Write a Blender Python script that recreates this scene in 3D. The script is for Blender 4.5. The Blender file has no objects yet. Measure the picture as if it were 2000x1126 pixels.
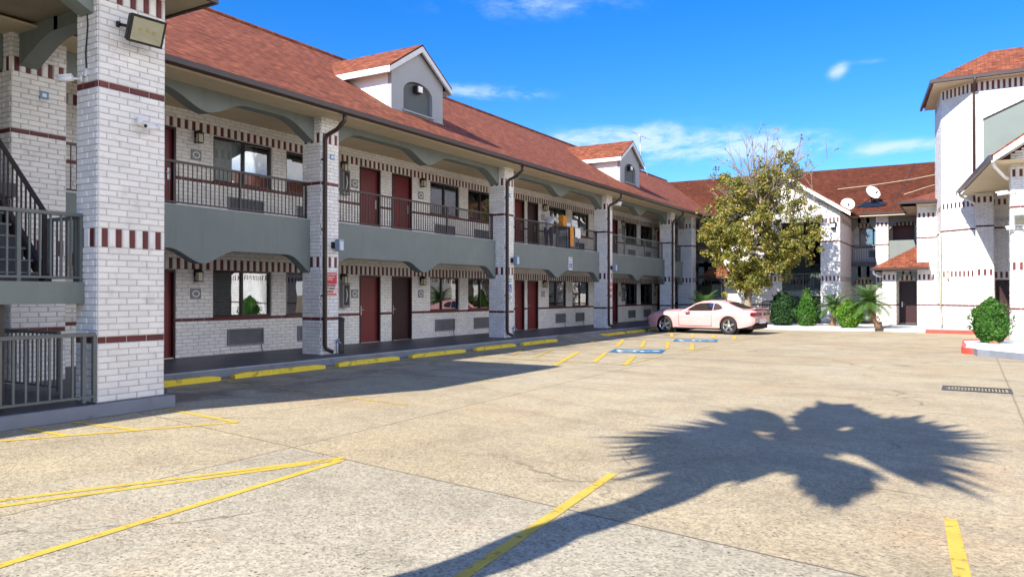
import bpy, bmesh, math, random
from math import sin, cos, pi, radians, sqrt, atan2, hypot
from mathutils import Vector, Matrix
random.seed(7)
SC = bpy.context.scene
COL = SC.collection

# ------------------------------------------------------------------ camera
cam_d = bpy.data.cameras.new("camera"); cam = bpy.data.objects.new("camera", cam_d); COL.objects.link(cam)
cam_d.sensor_width = 36; cam_d.lens = 27.0; cam_d.clip_start = 0.05; cam_d.clip_end = 3000
cam.location = (0, 0, 1.65); cam.rotation_euler = (radians(90.42), 0, radians(30.77))
SC.camera = cam
# ------------------------------------------------------------------ light
SUN_EL, SUN_AZ = radians(37), radians(192)        # azimuth of the sun measured from +Y towards +X
sd = (sin(SUN_AZ)*cos(SUN_EL), cos(SUN_AZ)*cos(SUN_EL), sin(SUN_EL))
sun_d = bpy.data.lights.new("sun", 'SUN'); sun = bpy.data.objects.new("sun", sun_d); COL.objects.link(sun)
sun_d.energy = 4.5; sun_d.angle = radians(0.53); sun_d.color = (1.0, 0.94, 0.84)
sun.rotation_euler = Vector(sd).to_track_quat('Z', 'Y').to_euler(); sun.location = (-20, -60, 50)
SC.view_settings.view_transform = 'Standard'; SC.view_settings.look = 'None'
SC.view_settings.exposure = 1.12; SC.view_settings.gamma = 1.0
W = bpy.data.worlds.new("World"); SC.world = W; W.use_nodes = True

class NT:
    """small helper to wire shader nodes"""
    def __init__(s, tree): s.t = tree; s.n = tree.nodes; s.l = tree.links
    def add(s, typ, **kw):
        nd = s.n.new(typ)
        for k, v in kw.items(): setattr(nd, k, v)
        return nd
    def put(s, sock, val):
        if isinstance(val, bpy.types.NodeSocket): s.l.new(val, sock)
        elif val is not None:
            if sock.type == 'RGBA' and len(val) == 3: val = (*val, 1)
            sock.default_value = val
    def math(s, op, a, b=None, c=None, clamp=False):
        nd = s.add('ShaderNodeMath', operation=op, use_clamp=clamp)
        s.put(nd.inputs[0], a)
        if b is not None: s.put(nd.inputs[1], b)
        if c is not None: s.put(nd.inputs[2], c)
        return nd.outputs[0]
    def mix(s, fac, a, b, blend='MIX'):
        nd = s.add('ShaderNodeMix', data_type='RGBA', blend_type=blend)
        s.put(nd.inputs['Factor'], fac)
        s.put([i for i in nd.inputs if i.name == 'A' and i.type == 'RGBA'][0], a)
        s.put([i for i in nd.inputs if i.name == 'B' and i.type == 'RGBA'][0], b)
        return [o for o in nd.outputs if o.type == 'RGBA'][0]
    def noise(s, vec, scale, detail=4, rough=.55, dist=0):
        nd = s.add('ShaderNodeTexNoise'); s.put(nd.inputs['Vector'], vec)
        nd.inputs['Scale'].default_value = scale; nd.inputs['Detail'].default_value = detail
        nd.inputs['Roughness'].default_value = rough; nd.inputs['Distortion'].default_value = dist
        return nd.outputs['Fac']
    def ramp(s, fac, stops, interp='LINEAR'):
        nd = s.add('ShaderNodeValToRGB'); cr = nd.color_ramp; cr.interpolation = interp
        while len(cr.elements) < len(stops): cr.elements.new(0.5)
        for e, (p, c) in zip(cr.elements, stops):
            e.position = p; e.color = (*c, 1) if len(c) == 3 else c
        s.put(nd.inputs['Fac'], fac); return nd.outputs['Color']
    def mrange(s, v, a, b, c=0., d=1., smooth=False):
        nd = s.add('ShaderNodeMapRange', interpolation_type='SMOOTHSTEP' if smooth else 'LINEAR')
        s.put(nd.inputs[0], v)
        for i, x in enumerate((a, b, c, d)): nd.inputs[i+1].default_value = x
        return nd.outputs[0]
    def sep(s, v):
        nd = s.add('ShaderNodeSeparateXYZ'); s.put(nd.inputs[0], v); return nd.outputs
    def comb(s, x, y, z):
        nd = s.add('ShaderNodeCombineXYZ')
        for i, v in enumerate((x, y, z)): s.put(nd.inputs[i], v)
        return nd.outputs[0]
    def bump(s, h, strength=.5, dist=.01):
        nd = s.add('ShaderNodeBump'); s.put(nd.inputs['Height'], h)
        nd.inputs['Strength'].default_value = strength; nd.inputs['Distance'].default_value = dist
        return nd.outputs['Normal']

def world_setup():
    w = NT(W.node_tree); w.n.clear()
    out = w.add('ShaderNodeOutputWorld'); bg = w.add('ShaderNodeBackground'); w.l.new(bg.outputs[0], out.inputs[0])
    sky = w.add('ShaderNodeTexSky', sky_type='NISHITA', sun_disc=False)
    sky.sun_elevation = SUN_EL; sky.sun_rotation = SUN_AZ
    sky.altitude = 0; sky.air_density = 1.0; sky.dust_density = 0.25; sky.ozone_density = 3.0
    hs = w.add('ShaderNodeHueSaturation'); hs.inputs['Saturation'].default_value = 1.42
    w.l.new(sky.outputs[0], hs.inputs['Color'])
    g = w.add('ShaderNodeTexCoord').outputs['Generated']
    x, y, z = w.sep(g)
    az = w.math('ARCTAN2', x, y)
    def blob(a0, z0, sa, sz, tilt=0.):
        da = w.math('SUBTRACT', az, a0); dz = w.math('SUBTRACT', z, z0)
        dz = w.math('SUBTRACT', dz, w.math('MULTIPLY', da, tilt))
        q = w.math('ADD', w.math('POWER', w.math('ABSOLUTE', w.math('DIVIDE', da, sa)), 2.), w.math('POWER', w.math('ABSOLUTE', w.math('DIVIDE', dz, sz)), 2.))
        return w.math('EXPONENT', w.math('MULTIPLY', q, -1.))
    stretch = w.comb(w.math('MULTIPLY', az, 1.0), w.math('MULTIPLY', z, 2.6), 0.0)
    n1 = w.noise(stretch, 9, 8, .62, .6)
    n2 = w.noise(stretch, 34, 6, .6, .3)
    tex = w.math('ADD', w.math('MULTIPLY', n1, .7), w.math('MULTIPLY', n2, .3))
    masks = [(-.335, .186, .17, .022, -.02, 1.1), (-.20, .178, .07, .016, 0, .8), (-.135, .259, .012, .010, .3, .8), (-.565, .254, .085, .009, -.05, .75),
             (-.065, .168, .06, .008, .02, .9), (-.50, .352, .16, .02, 0., .45), (-.42, .20, .10, .012, .1, .5), (-.1, .265, .02, .004, .0, .4)]
    tot = None
    for a0, z0, sa, sz, tl, k in masks:
        b = w.math('MULTIPLY', blob(a0, z0, sa, sz, tl), k)
        tot = b if tot is None else w.math('ADD', tot, b)
    fac = w.mrange(w.math('MULTIPLY', tot, w.mrange(tex, .36, .66, 0., 1.4)), .08, 1.0, 0., .78, True)
    # bright cumulus added out of view at right, filling the shaded facade with neutral light
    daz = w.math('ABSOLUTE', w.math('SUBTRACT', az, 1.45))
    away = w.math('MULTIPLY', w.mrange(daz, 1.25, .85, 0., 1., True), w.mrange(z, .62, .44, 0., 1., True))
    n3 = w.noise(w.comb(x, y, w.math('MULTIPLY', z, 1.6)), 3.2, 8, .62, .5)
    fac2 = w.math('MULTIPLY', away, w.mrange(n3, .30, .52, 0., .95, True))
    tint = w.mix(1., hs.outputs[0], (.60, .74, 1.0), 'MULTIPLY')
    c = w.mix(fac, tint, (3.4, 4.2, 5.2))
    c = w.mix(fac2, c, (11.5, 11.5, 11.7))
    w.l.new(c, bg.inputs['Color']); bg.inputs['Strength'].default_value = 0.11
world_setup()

# ------------------------------------------------------------------ materials
MATS = {}
def mat(name, base=(.5, .5, .5), rough=.6, var=.12, vscale=3., bump=0., bscale=60., metal=0., spec=.4, coat=0., island=0., dirt=None):
    if name in MATS: return MATS[name]
    m = bpy.data.materials.new(name); m.use_nodes = True; t = NT(m.node_tree)
    b = t.n['Principled BSDF']; pos = t.add('ShaderNodeTexCoord').outputs['Object']
    n = t.noise(pos, vscale, 5)
    lo = tuple(max(0, c*(1-var)) for c in base); hi = tuple(min(1, c*(1+var)) for c in base)
    c = t.ramp(n, [(.25, lo), (.75, hi)])
    if island:
        r = t.add('ShaderNodeNewGeometry').outputs['Random Per Island']
        c = t.mix(1.0, c, t.ramp(r, [(0, (1-island,)*3), (1, (1+island*.6,)*3)]), 'MULTIPLY')
    if dirt:
        d = t.mrange(t.noise(pos, dirt[1], 6, .65), dirt[2], dirt[2]+.16, 0, dirt[3])
        c = t.mix(d, c, dirt[0])
    t.l.new(c, b.inputs['Base Color']); b.inputs['Roughness'].default_value = rough
    b.inputs['Metallic'].default_value = metal; b.inputs['Specular IOR Level'].default_value = spec
    if coat: b.inputs['Coat Weight'].default_value = coat; b.inputs['Coat Roughness'].default_value = .04
    if bump:
        t.l.new(t.bump(t.noise(pos, bscale, 5, .6), bump, .01), b.inputs['Normal'])
    MATS[name] = m; return m

M_BRICK = mat('white painted brick', (.80, .785, .76), .55, .07, 2.2, .35, 45., spec=.3, island=.075, dirt=((.36, .33, .29), 3.4, .57, .38))
M_RED = mat('oxblood painted brick', (.13, .022, .022), .5, .15, 6, .3, 45., island=.25)
M_MORTAR = mat('painted mortar joint', (.41, .39, .375), .8, .15, 8)
def stucco_mat(name, base):
    m = mat(name, base, .8, .07, 1.2, .35, 90.); t = NT(m.node_tree); b = t.n['Principled BSDF']; src = b.inputs['Base Color'].links[0].from_socket
    px, py, pz = t.sep(t.add('ShaderNodeNewGeometry').outputs['Position']); h = t.math('ADD', px, py)
    st = t.noise(t.comb(t.math('MULTIPLY', h, 3.2), t.math('MULTIPLY', pz, .28), 0.), 1., 6, .7)
    c = t.mix(t.mrange(st, .52, .74, 0., .30), src, (.10, .11, .105)); c = t.mix(t.mrange(t.noise(t.comb(h, pz, 2.), .9, 5, .6), .52, .72, 0., .28), c, (.27, .29, .275))
    t.l.new(c, b.inputs['Base Color']); return m
M_STUCCO = stucco_mat('grey green stucco', (.185, .215, .205))
M_STUCCOL = mat('pale grey stucco', (.31, .325, .345), .75, .05, 1.2, .3, 90.)
M_DORM_IN = mat('slate painted board', (.085, .10, .105), .7, .08, 2)
M_TRIM = mat('white trim paint', (.80, .79, .77), .45, .05, 3)
M_CREAM = mat('cream soffit paint', (.58, .49, .34), .6, .08, 2)
M_GUTTER = mat('brown gutter metal', (.045, .026, .022), .35, .15, 3, spec=.5)
M_WALK = mat('grey walkway paint', (.075, .077, .085), .5, .22, 1.1, .15, 30, dirt=((.15, .14, .13), 2.5, .6, .5))
M_KERB = mat('blue grey kerb paint', (.20, .22, .26), .6, .15, 2., .2, 40, dirt=((.09, .09, .1), 3., .58, .6))
M_KERBL = mat('pale kerb concrete', (.42, .44, .47), .7, .15, 2., .2, 40)
M_KRED = mat('red kerb paint', (.55, .07, .05), .5, .2, 4, .2, 40)
M_RAIL = mat('bronze railing paint', (.055, .043, .042), .4, .1, 5)
M_RAILG = mat('grey railing paint', (.12, .135, .135), .45, .1, 5)
M_DOOR = mat('maroon door paint', (.15, .018, .020), .4, .15, 3, .08, 30)
M_DOORD = mat('dark wine door paint', (.035, .012, .014), .4, .15, 3)
M_FRAME = mat('dark bronze frame', (.025, .02, .02), .35, .1, 5)
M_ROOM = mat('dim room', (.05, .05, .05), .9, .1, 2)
M_CURT = mat('pale curtain cloth', (.70, .72, .72), .9, .08, 4)
M_CURTD = mat('dark blind', (.09, .095, .10), .9, .1, 4)  # plain dark tone for blinds
M_AC = mat('grey grille metal', (.20, .21, .235), .5, .1, 4)
M_BLACK = mat('black metal', (.016, .016, .017), .4, .1, 5)
M_LAMPG = mat('lamp glass', (.62, .56, .38), .2, .05, 5)
M_SILVER = mat('steel', (.62, .62, .62), .3, .05, 5, metal=1.)
M_WHITE = mat('white plastic', (.78, .78, .78), .35, .04, 5)
M_BLUEG = mat('blue grey housing', (.27, .33, .42), .4, .05, 5)
M_GRAVEL = mat('white gravel', (.80, .79, .77), .85, .14, 30, 1., 34., dirt=((.35, .33, .3), 14., .62, .6))
M_YSTOP = mat('yellow stop paint', (.80, .60, .035), .55, .08, 3, .25, 40, dirt=((.14, .11, .06), 5., .56, .75))
M_REDSIGN = mat('red sign face', (.55, .03, .05), .4, .05, 5)
M_SALMON = mat('faded pink sign face', (.80, .55, .50), .5, .05, 5)
M_SIGNBLUE = mat('blue sign paint', (.02, .10, .48), .4, .05, 5)
M_SIGNGREEN = mat('green sign paint', (.03, .32, .22), .4, .05, 5)
M_INK = mat('dark sign ink', (.03, .025, .03), .5, .05, 5)
M_PLAQ = mat('grey plaque', (.24, .25, .27), .5, .08, 5)
M_BARK = mat('pale trunk bark', (.26, .21, .16), .9, .3, 9, .8, 22)
M_TWIG = mat('grey twig bark', (.20, .18, .16), .9, .2, 9)
M_PALMT = mat('shaggy palm bark', (.20, .12, .07), .9, .35, 12, 1., 24)
M_BIN = mat('black bin plastic', (.022, .022, .024), .45, .1, 4)

def leafmat(name, stops, rough=.5, trans=.25):
    m = bpy.data.materials.new(name); m.use_nodes = True; t = NT(m.node_tree)
    b = t.n['Principled BSDF']; out = t.n['Material Output']
    geo = t.add('ShaderNodeNewGeometry'); r = geo.outputs['Random Per Island']
    cl = t.noise(t.add('ShaderNodeTexCoord').outputs['Object'], 1.6, 3)
    f = t.math('ADD', t.math('MULTIPLY', r, .6), t.math('MULTIPLY', t.math('SUBTRACT', cl, .3), .9), clamp=True)
    c = t.ramp(f, stops)
    t.l.new(c, b.inputs['Base Color']); b.inputs['Roughness'].default_value = rough; b.inputs['Specular IOR Level'].default_value = .25
    tr = t.add('ShaderNodeBsdfTranslucent'); t.l.new(c, tr.inputs['Color'])
    mx = t.add('ShaderNodeMixShader'); mx.inputs[0].default_value = trans
    t.l.new(b.outputs[0], mx.inputs[1]); t.l.new(tr.outputs[0], mx.inputs[2]); t.l.new(mx.outputs[0], out.inputs[0])
    return m
M_LEAFT = leafmat('autumn leaf', [(.0, (.05, .08, .02)), (.30, (.14, .165, .036)), (.54, (.29, .27, .06)), (.82, (.50, .37, .08)), (1, (.54, .31, .06))], trans=.35)
M_LEAFB = leafmat('bright shrub leaf', [(0, (.05, .13, .012)), (.5, (.11, .24, .02)), (1, (.22, .38, .04))])
M_LEAFM = leafmat('mid green shrub leaf', [(0, (.02, .075, .010)), (.5, (.05, .14, .018)), (1, (.11, .24, .035))])
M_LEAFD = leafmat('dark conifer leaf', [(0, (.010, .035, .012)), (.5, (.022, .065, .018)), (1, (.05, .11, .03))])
M_FROND = leafmat('sago frond', [(0, (.035, .10, .022)), (.5, (.085, .18, .04)), (1, (.18, .29, .08))], .35)

def glassmat(name, tint=(.90, .93, .93), lo=.09, mul=1.5):
    m = bpy.data.materials.new(name); m.use_nodes = True; t = NT(m.node_tree); t.n.remove(t.n['Principled BSDF'])
    out = t.n['Material Output']; fr = t.add('ShaderNodeFresnel'); fr.inputs['IOR'].default_value = 1.5
    geo = t.add('ShaderNodeNewGeometry')
    fac = t.math('ADD', t.math('MULTIPLY', fr.outputs[0], mul), lo, clamp=True)
    tr = t.add('ShaderNodeBsdfTransparent'); tr.inputs[0].default_value = (*tint, 1)
    gl = t.add('ShaderNodeBsdfGlossy'); gl.inputs['Roughness'].default_value = 0.0; gl.inputs['Color'].default_value = (.92, .93, .95, 1)
    nz = t.noise(t.add('ShaderNodeTexCoord').outputs['Object'], 1.3, 2)
    t.l.new(t.bump(nz, .06, .02), gl.inputs['Normal'])
    mx = t.add('ShaderNodeMixShader'); t.l.new(fac, mx.inputs[0]); t.l.new(tr.outputs[0], mx.inputs[1]); t.l.new(gl.outputs[0], mx.inputs[2])
    t.l.new(mx.outputs[0], out.inputs[0]); return m
M_GLASS = glassmat('window glass')
M_CARGLASS = glassmat('tinted car glass', (.18, .24, .25), .10, 1.5)

def shingle_mat():
    m = bpy.data.materials.new('red asphalt shingle'); m.use_nodes = True; t = NT(m.node_tree); b = t.n['Principled BSDF']
    geo = t.add('ShaderNodeNewGeometry'); px, py, pz = t.sep(geo.outputs['Position']); nx, ny, nz = t.sep(geo.outputs['True Normal'])
    ax = t.math('ABSOLUTE', nx); ay = t.math('ABSOLUTE', ny)
    sel = t.math('GREATER_THAN', ax, ay)
    u = t.math('ADD', t.math('MULTIPLY', sel, py), t.math('MULTIPLY', t.math('SUBTRACT', 1., sel), px))
    v = t.math('DIVIDE', pz, t.math('MAXIMUM', t.math('SQRT', t.math('ADD', t.math('MULTIPLY', nx, nx), t.math('MULTIPLY', ny, ny))), .15))
    br = t.add('ShaderNodeTexBrick'); br.offset = .5; br.offset_frequency = 2; br.squash = 1.
    t.l.new(t.comb(u, v, 0.), br.inputs['Vector'])
    for k, val in (('Scale', 1.), ('Mortar Size', .012), ('Mortar Smooth', .4), ('Bias', 0.), ('Brick Width', .30), ('Row Height', .15)): br.inputs[k].default_value = val
    br.inputs['Color1'].default_value = (.262, .088, .047, 1); br.inputs['Color2'].default_value = (.180, .060, .033, 1); br.inputs['Mortar'].default_value = (.10, .032, .026, 1)
    wn = t.add('ShaderNodeTexWhiteNoise', noise_dimensions='2D')
    t.l.new(t.comb(t.math('FLOOR', t.math('DIVIDE', u, .17)), t.math('FLOOR', t.math('DIVIDE', v, .15)), 0.), wn.inputs['Vector'])
    c = t.mix(1., br.outputs['Color'], t.ramp(wn.outputs[0], [(0, (.72, .68, .66)), (.45, (.96, .96, .96)), (1, (1.28, 1.24, 1.18))]), 'MULTIPLY')
    c = t.mix(1., c, t.ramp(t.noise(geo.outputs['Position'], .55, 5), [(.3, (.90, .89, .89)), (.7, (1.06, 1.05, 1.04))]), 'MULTIPLY')
    c = t.mix(1., c, t.ramp(t.noise(geo.outputs['Position'], 120., 2), [(.3, (.8, .8, .8)), (.7, (1.2, 1.2, 1.2))]), 'MULTIPLY')
    t.l.new(c, b.inputs['Base Color']); b.inputs['Roughness'].default_value = .9; b.inputs['Specular IOR Level'].default_value = .15
    saw = t.math('FRACT', t.math('DIVIDE', v, .15))
    h = t.math('ADD', t.math('MULTIPLY', t.math('SUBTRACT', 1., saw), .8), t.math('MULTIPLY', wn.outputs[0], .25))
    t.l.new(t.bump(h, .6, .02), b.inputs['Normal'])
    return m
M_SHINGLE = shingle_mat()

def ground_mat():
    m = bpy.data.materials.new('weathered tan concrete'); m.use_nodes = True; t = NT(m.node_tree); b = t.n['Principled BSDF']
    pos = t.add('ShaderNodeNewGeometry').outputs['Position']; x, y, z = t.sep(pos)
    big = t.noise(pos, .22, 5, .6); med = t.noise(pos, 1.1, 6, .62, .4); fine = t.noise(pos, 9., 5, .65)
    tan = t.ramp(big, [(.28, (.395, .315, .195)), (.55, (.435, .363, .238)), (.78, (.465, .402, .278))])
    # the grey slab in front of the cross joint, right of the long joint
    wob = t.math('MULTIPLY', t.math('SUBTRACT', med, .5), .05)
    sA = t.math('ADD', t.math('SUBTRACT', y, t.math('MULTIPLY', t.math('ADD', x, 7.5), -.173)), wob)       # y + .173(x+7.5)
    dA = t.math('SUBTRACT', sA, 6.13)
    dB = t.math('ADD', t.math('ADD', t.math('ADD', x, 6.28), t.math('MULTIPLY', t.math('SUBTRACT', y, 6.), .03)), wob)
    grey = t.ramp(big, [(.3, (.355, .318, .24)), (.7, (.43, .392, .303))])
    gfac = t.math('MULTIPLY', t.mrange(dA, -.02, .02, 1., 0.), t.mrange(dB, -.03, .03, 0., 1.))
    c = t.mix(t.math('MULTIPLY', gfac, .8), tan, grey)
    # near band left of long joint: a little yellower grey
    c = t.mix(t.math('MULTIPLY', t.mrange(dB, -.03, .03, 1., 0.), .35), c, (.41, .35, .24))
    c = t.mix(1., c, t.ramp(med, [(.28, (.80, .79, .77)), (.5, (1., 1., 1.)), (.75, (1.10, 1.09, 1.06))]), 'MULTIPLY')
    c = t.mix(1., c, t.ramp(fine, [(.3, (.87, .87, .87)), (.7, (1.09, 1.09, 1.09))]), 'MULTIPLY')
    # warm reddish stains
    c = t.mix(t.mrange(t.noise(t.comb(x, t.math('MULTIPLY', y, .7), 3.), .55, 4, .6), .54, .70, 0., .34), c, (.45, .27, .135))
    # dark grime smears along the driving direction
    smear = t.noise(t.comb(t.math('MULTIPLY', x, .35), t.math('MULTIPLY', y, 1.6), 7.), 1.3, 6, .68, .8)
    far = t.mrange(y, 9., 26., .35, .85)
    c = t.mix(t.math('MULTIPLY', t.mrange(smear, .55, .74, 0., .75), far), c, (.26, .21, .155))
    sw = t.noise(t.comb(t.math('ADD', t.math('MULTIPLY', x, .16), t.math('MULTIPLY', y, .05)), t.math('MULTIPLY', y, .62), 2.), 2.2, 7, .62, 1.1)
    c = t.mix(t.math('MULTIPLY', t.mrange(sw, .53, .66, 0., .62), t.mrange(y, 7., 20., .35, 1.)), c, (.25, .215, .17))
    c = t.mix(t.mrange(t.noise(t.comb(x, y, 9.), .42, 6, .6, .6), .55, .72, 0., .30), c, (.30, .265, .205))
    c = t.mix(t.mrange(t.noise(t.comb(x, y, 15.), .35, 5, .6, .3), .56, .72, 0., .35), c, (.52, .47, .37))
    vs = t.add('ShaderNodeTexVoronoi'); vs.inputs['Scale'].default_value = .62; t.put(vs.inputs['Vector'], t.comb(t.math('ADD', x, t.math('MULTIPLY', med, .5)), t.math('ADD', y, t.math('MULTIPLY', fine, .2)), 0.))
    c = t.mix(t.math('MULTIPLY', t.mrange(vs.outputs['Distance'], .04, .17, .55, 0.), t.mrange(t.noise(pos, .33, 3), .5, .6, 0., 1.)), c, (.13, .11, .09))
    # oil by the wheel stops and along the kerb
    oil = t.math('MULTIPLY', t.mrange(t.noise(pos, .8, 5, .6, .5), .47, .62, 0., 1.), t.math('MULTIPLY', t.mrange(x, -9.2, -10.6, 0., 1.), t.mrange(x, -12.4, -11.7, 0., 1.)))
    c = t.mix(t.math('MULTIPLY', oil, .75), c, (.15, .13, .11))
    # aggregate specks: dark pits and pale chips
    sp = t.comb(t.math('MULTIPLY', x, 1.), t.math('MULTIPLY', y, 1.), 0.)
    vo = t.add('ShaderNodeTexVoronoi'); vo.inputs['Scale'].default_value = 22.; t.put(vo.inputs['Vector'], sp); vo.inputs['Randomness'].default_value = 1.
    pit = t.math('MULTIPLY', t.mrange(vo.outputs['Distance'], .16, .27, 1., 0.), t.mrange(t.noise(pos, 3.2, 4, .6), .40, .58, .15, 1.))
    c = t.mix(t.math('MULTIPLY', pit, .74), c, (.11, .09, .066))
    v3 = t.add('ShaderNodeTexVoronoi'); v3.inputs['Scale'].default_value = 46.; t.put(v3.inputs['Vector'], t.comb(t.math('MULTIPLY', x, .62), t.math('ADD', y, t.math('MULTIPLY', x, .35)), 1.))
    pit2 = t.math('MULTIPLY', t.mrange(v3.outputs['Distance'], .20, .34, 1., 0.), t.mrange(t.noise(pos, 1.7, 5, .65), .36, .56, .25, 1.))
    c = t.mix(t.math('MULTIPLY', pit2, t.mrange(y, 6., 15., .58, .22)), c, (.14, .115, .085))
    v2 = t.add('ShaderNodeTexVoronoi'); v2.inputs['Scale'].default_value = 47.; t.put(v2.inputs['Vector'], pos)
    chip = t.sep(v2.outputs['Color'])[0]
    c = t.mix(t.mrange(y, 5., 14., .95, .30), c, t.mix(1., c, t.ramp(chip, [(0, (.72, .71, .70)), (.5, (1, 1, 1)), (1, (1.24, 1.23, 1.20))]), 'MULTIPLY'))
    c = t.mix(t.math('MULTIPLY', t.mrange(t.noise(pos, 26., 3, .7), .60, .68, 0., .45), 1.), c, (.22, .19, .15))
    # joints
    def line(d, wd, k, cc=(.13, .10, .075)):
        nonlocal c
        f = t.math('MULTIPLY', t.mrange(t.math('ABSOLUTE', d), wd*.45, wd, 1., 0.), k)
        c = t.mix(f, c, cc)
    ln = t.mrange(x, -5.5, 0., .75, .9)
    line(dA, .017, ln); line(dB, .017, .75)
    d3 = t.math('ADD', t.math('SUBTRACT', t.math('ADD', y, t.math('MULTIPLY', x, .15)), 12.1), wob); line(d3, .022, .55)
    d4 = t.math('ADD', t.math('SUBTRACT', t.math('ADD', y, t.math('MULTIPLY', x, .15)), 20.4), wob); line(d4, .03, .55)
    d5 = t.math('ADD', t.math('SUBTRACT', x, .6), wob); line(d5, .02, .5)
    d6 = t.math('ADD', t.math('ADD', t.math('ADD', x, 8.15), t.math('MULTIPLY', t.math('SUBTRACT', y, 10), -.12)), t.math('MULTIPLY', wob, 3.)); line(d6, .03, .35)
    # faint soft-edged darker lines slanting across the lot
    for off, k in ((9.3, .20), (8.15, .16), (10.9, .18), (7.2, .12)):
        dd = t.math('ADD', t.math('SUBTRACT', t.math('ADD', y, t.math('MULTIPLY', x, .40)), off-.9), t.math('MULTIPLY', t.math('SUBTRACT', big, .5), .5))
        line(dd, .10, k, (.24, .19, .15))
    crk = t.add('ShaderNodeTexVoronoi', feature='DISTANCE_TO_EDGE'); crk.inputs['Scale'].default_value = .21
    t.put(crk.inputs['Vector'], t.comb(t.math('ADD', x, t.math('MULTIPLY', med, .9)), t.math('ADD', y, t.math('MULTIPLY', big, 2.)), 0.))
    c = t.mix(t.math('MULTIPLY', t.mrange(crk.outputs['Distance'], .0015, .005, 1., 0.), t.mrange(t.noise(pos, .5, 3), .5, .62, 0., .7)), c, (.14, .11, .08))
    t.l.new(c, b.inputs['Base Color']); b.inputs['Roughness'].default_value = .88; b.inputs['Specular IOR Level'].default_value = .2
    h = t.math('ADD', t.math('MULTIPLY', fine, .4), t.math('ADD', t.math('MULTIPLY', pit, -.6), t.math('MULTIPLY', chip, .35)))
    t.l.new(t.bump(h, .55, .012), b.inputs['Normal'])
    return m

def worn_paint(name, base, under=(.5, .42, .3), wear=.52, scale=7.):
    m = bpy.data.materials.new(name); m.use_nodes = True; t = NT(m.node_tree); b = t.n['Principled BSDF']; out = t.n['Material Output']
    pos = t.add('ShaderNodeNewGeometry').outputs['Position']
    n = t.noise(pos, scale, 7, .72); n2 = t.noise(pos, 1.2, 4)
    c = t.ramp(t.noise(pos, 5., 5), [(.3, tuple(q*.80 for q in base)), (.7, base)])
    t.l.new(c, b.inputs['Base Color']); b.inputs['Roughness'].default_value = .7
    f = t.mrange(t.math('ADD', n, t.math('MULTIPLY', t.math('SUBTRACT', n2, .5), .35)), wear-.05, wear+.09, 0., .85)
    tr = t.add('ShaderNodeBsdfTransparent'); mx = t.add('ShaderNodeMixShader'); t.l.new(f, mx.inputs[0])
    t.l.new(b.outputs[0], mx.inputs[1]); t.l.new(tr.outputs[0], mx.inputs[2]); t.l.new(mx.outputs[0], out.inputs[0])
    return m
M_YLINE = worn_paint('worn yellow road paint', (.66, .45, .06), wear=.60, scale=9)
M_YFAINT = worn_paint('faded yellow road paint', (.62, .44, .08), wear=.50)
M_BLUEP = worn_paint('worn blue road paint', (.028, .165, .30), wear=.57, scale=5)
M_WHITEP = worn_paint('worn white road paint', (.75, .78, .78), wear=.60, scale=6)

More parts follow.
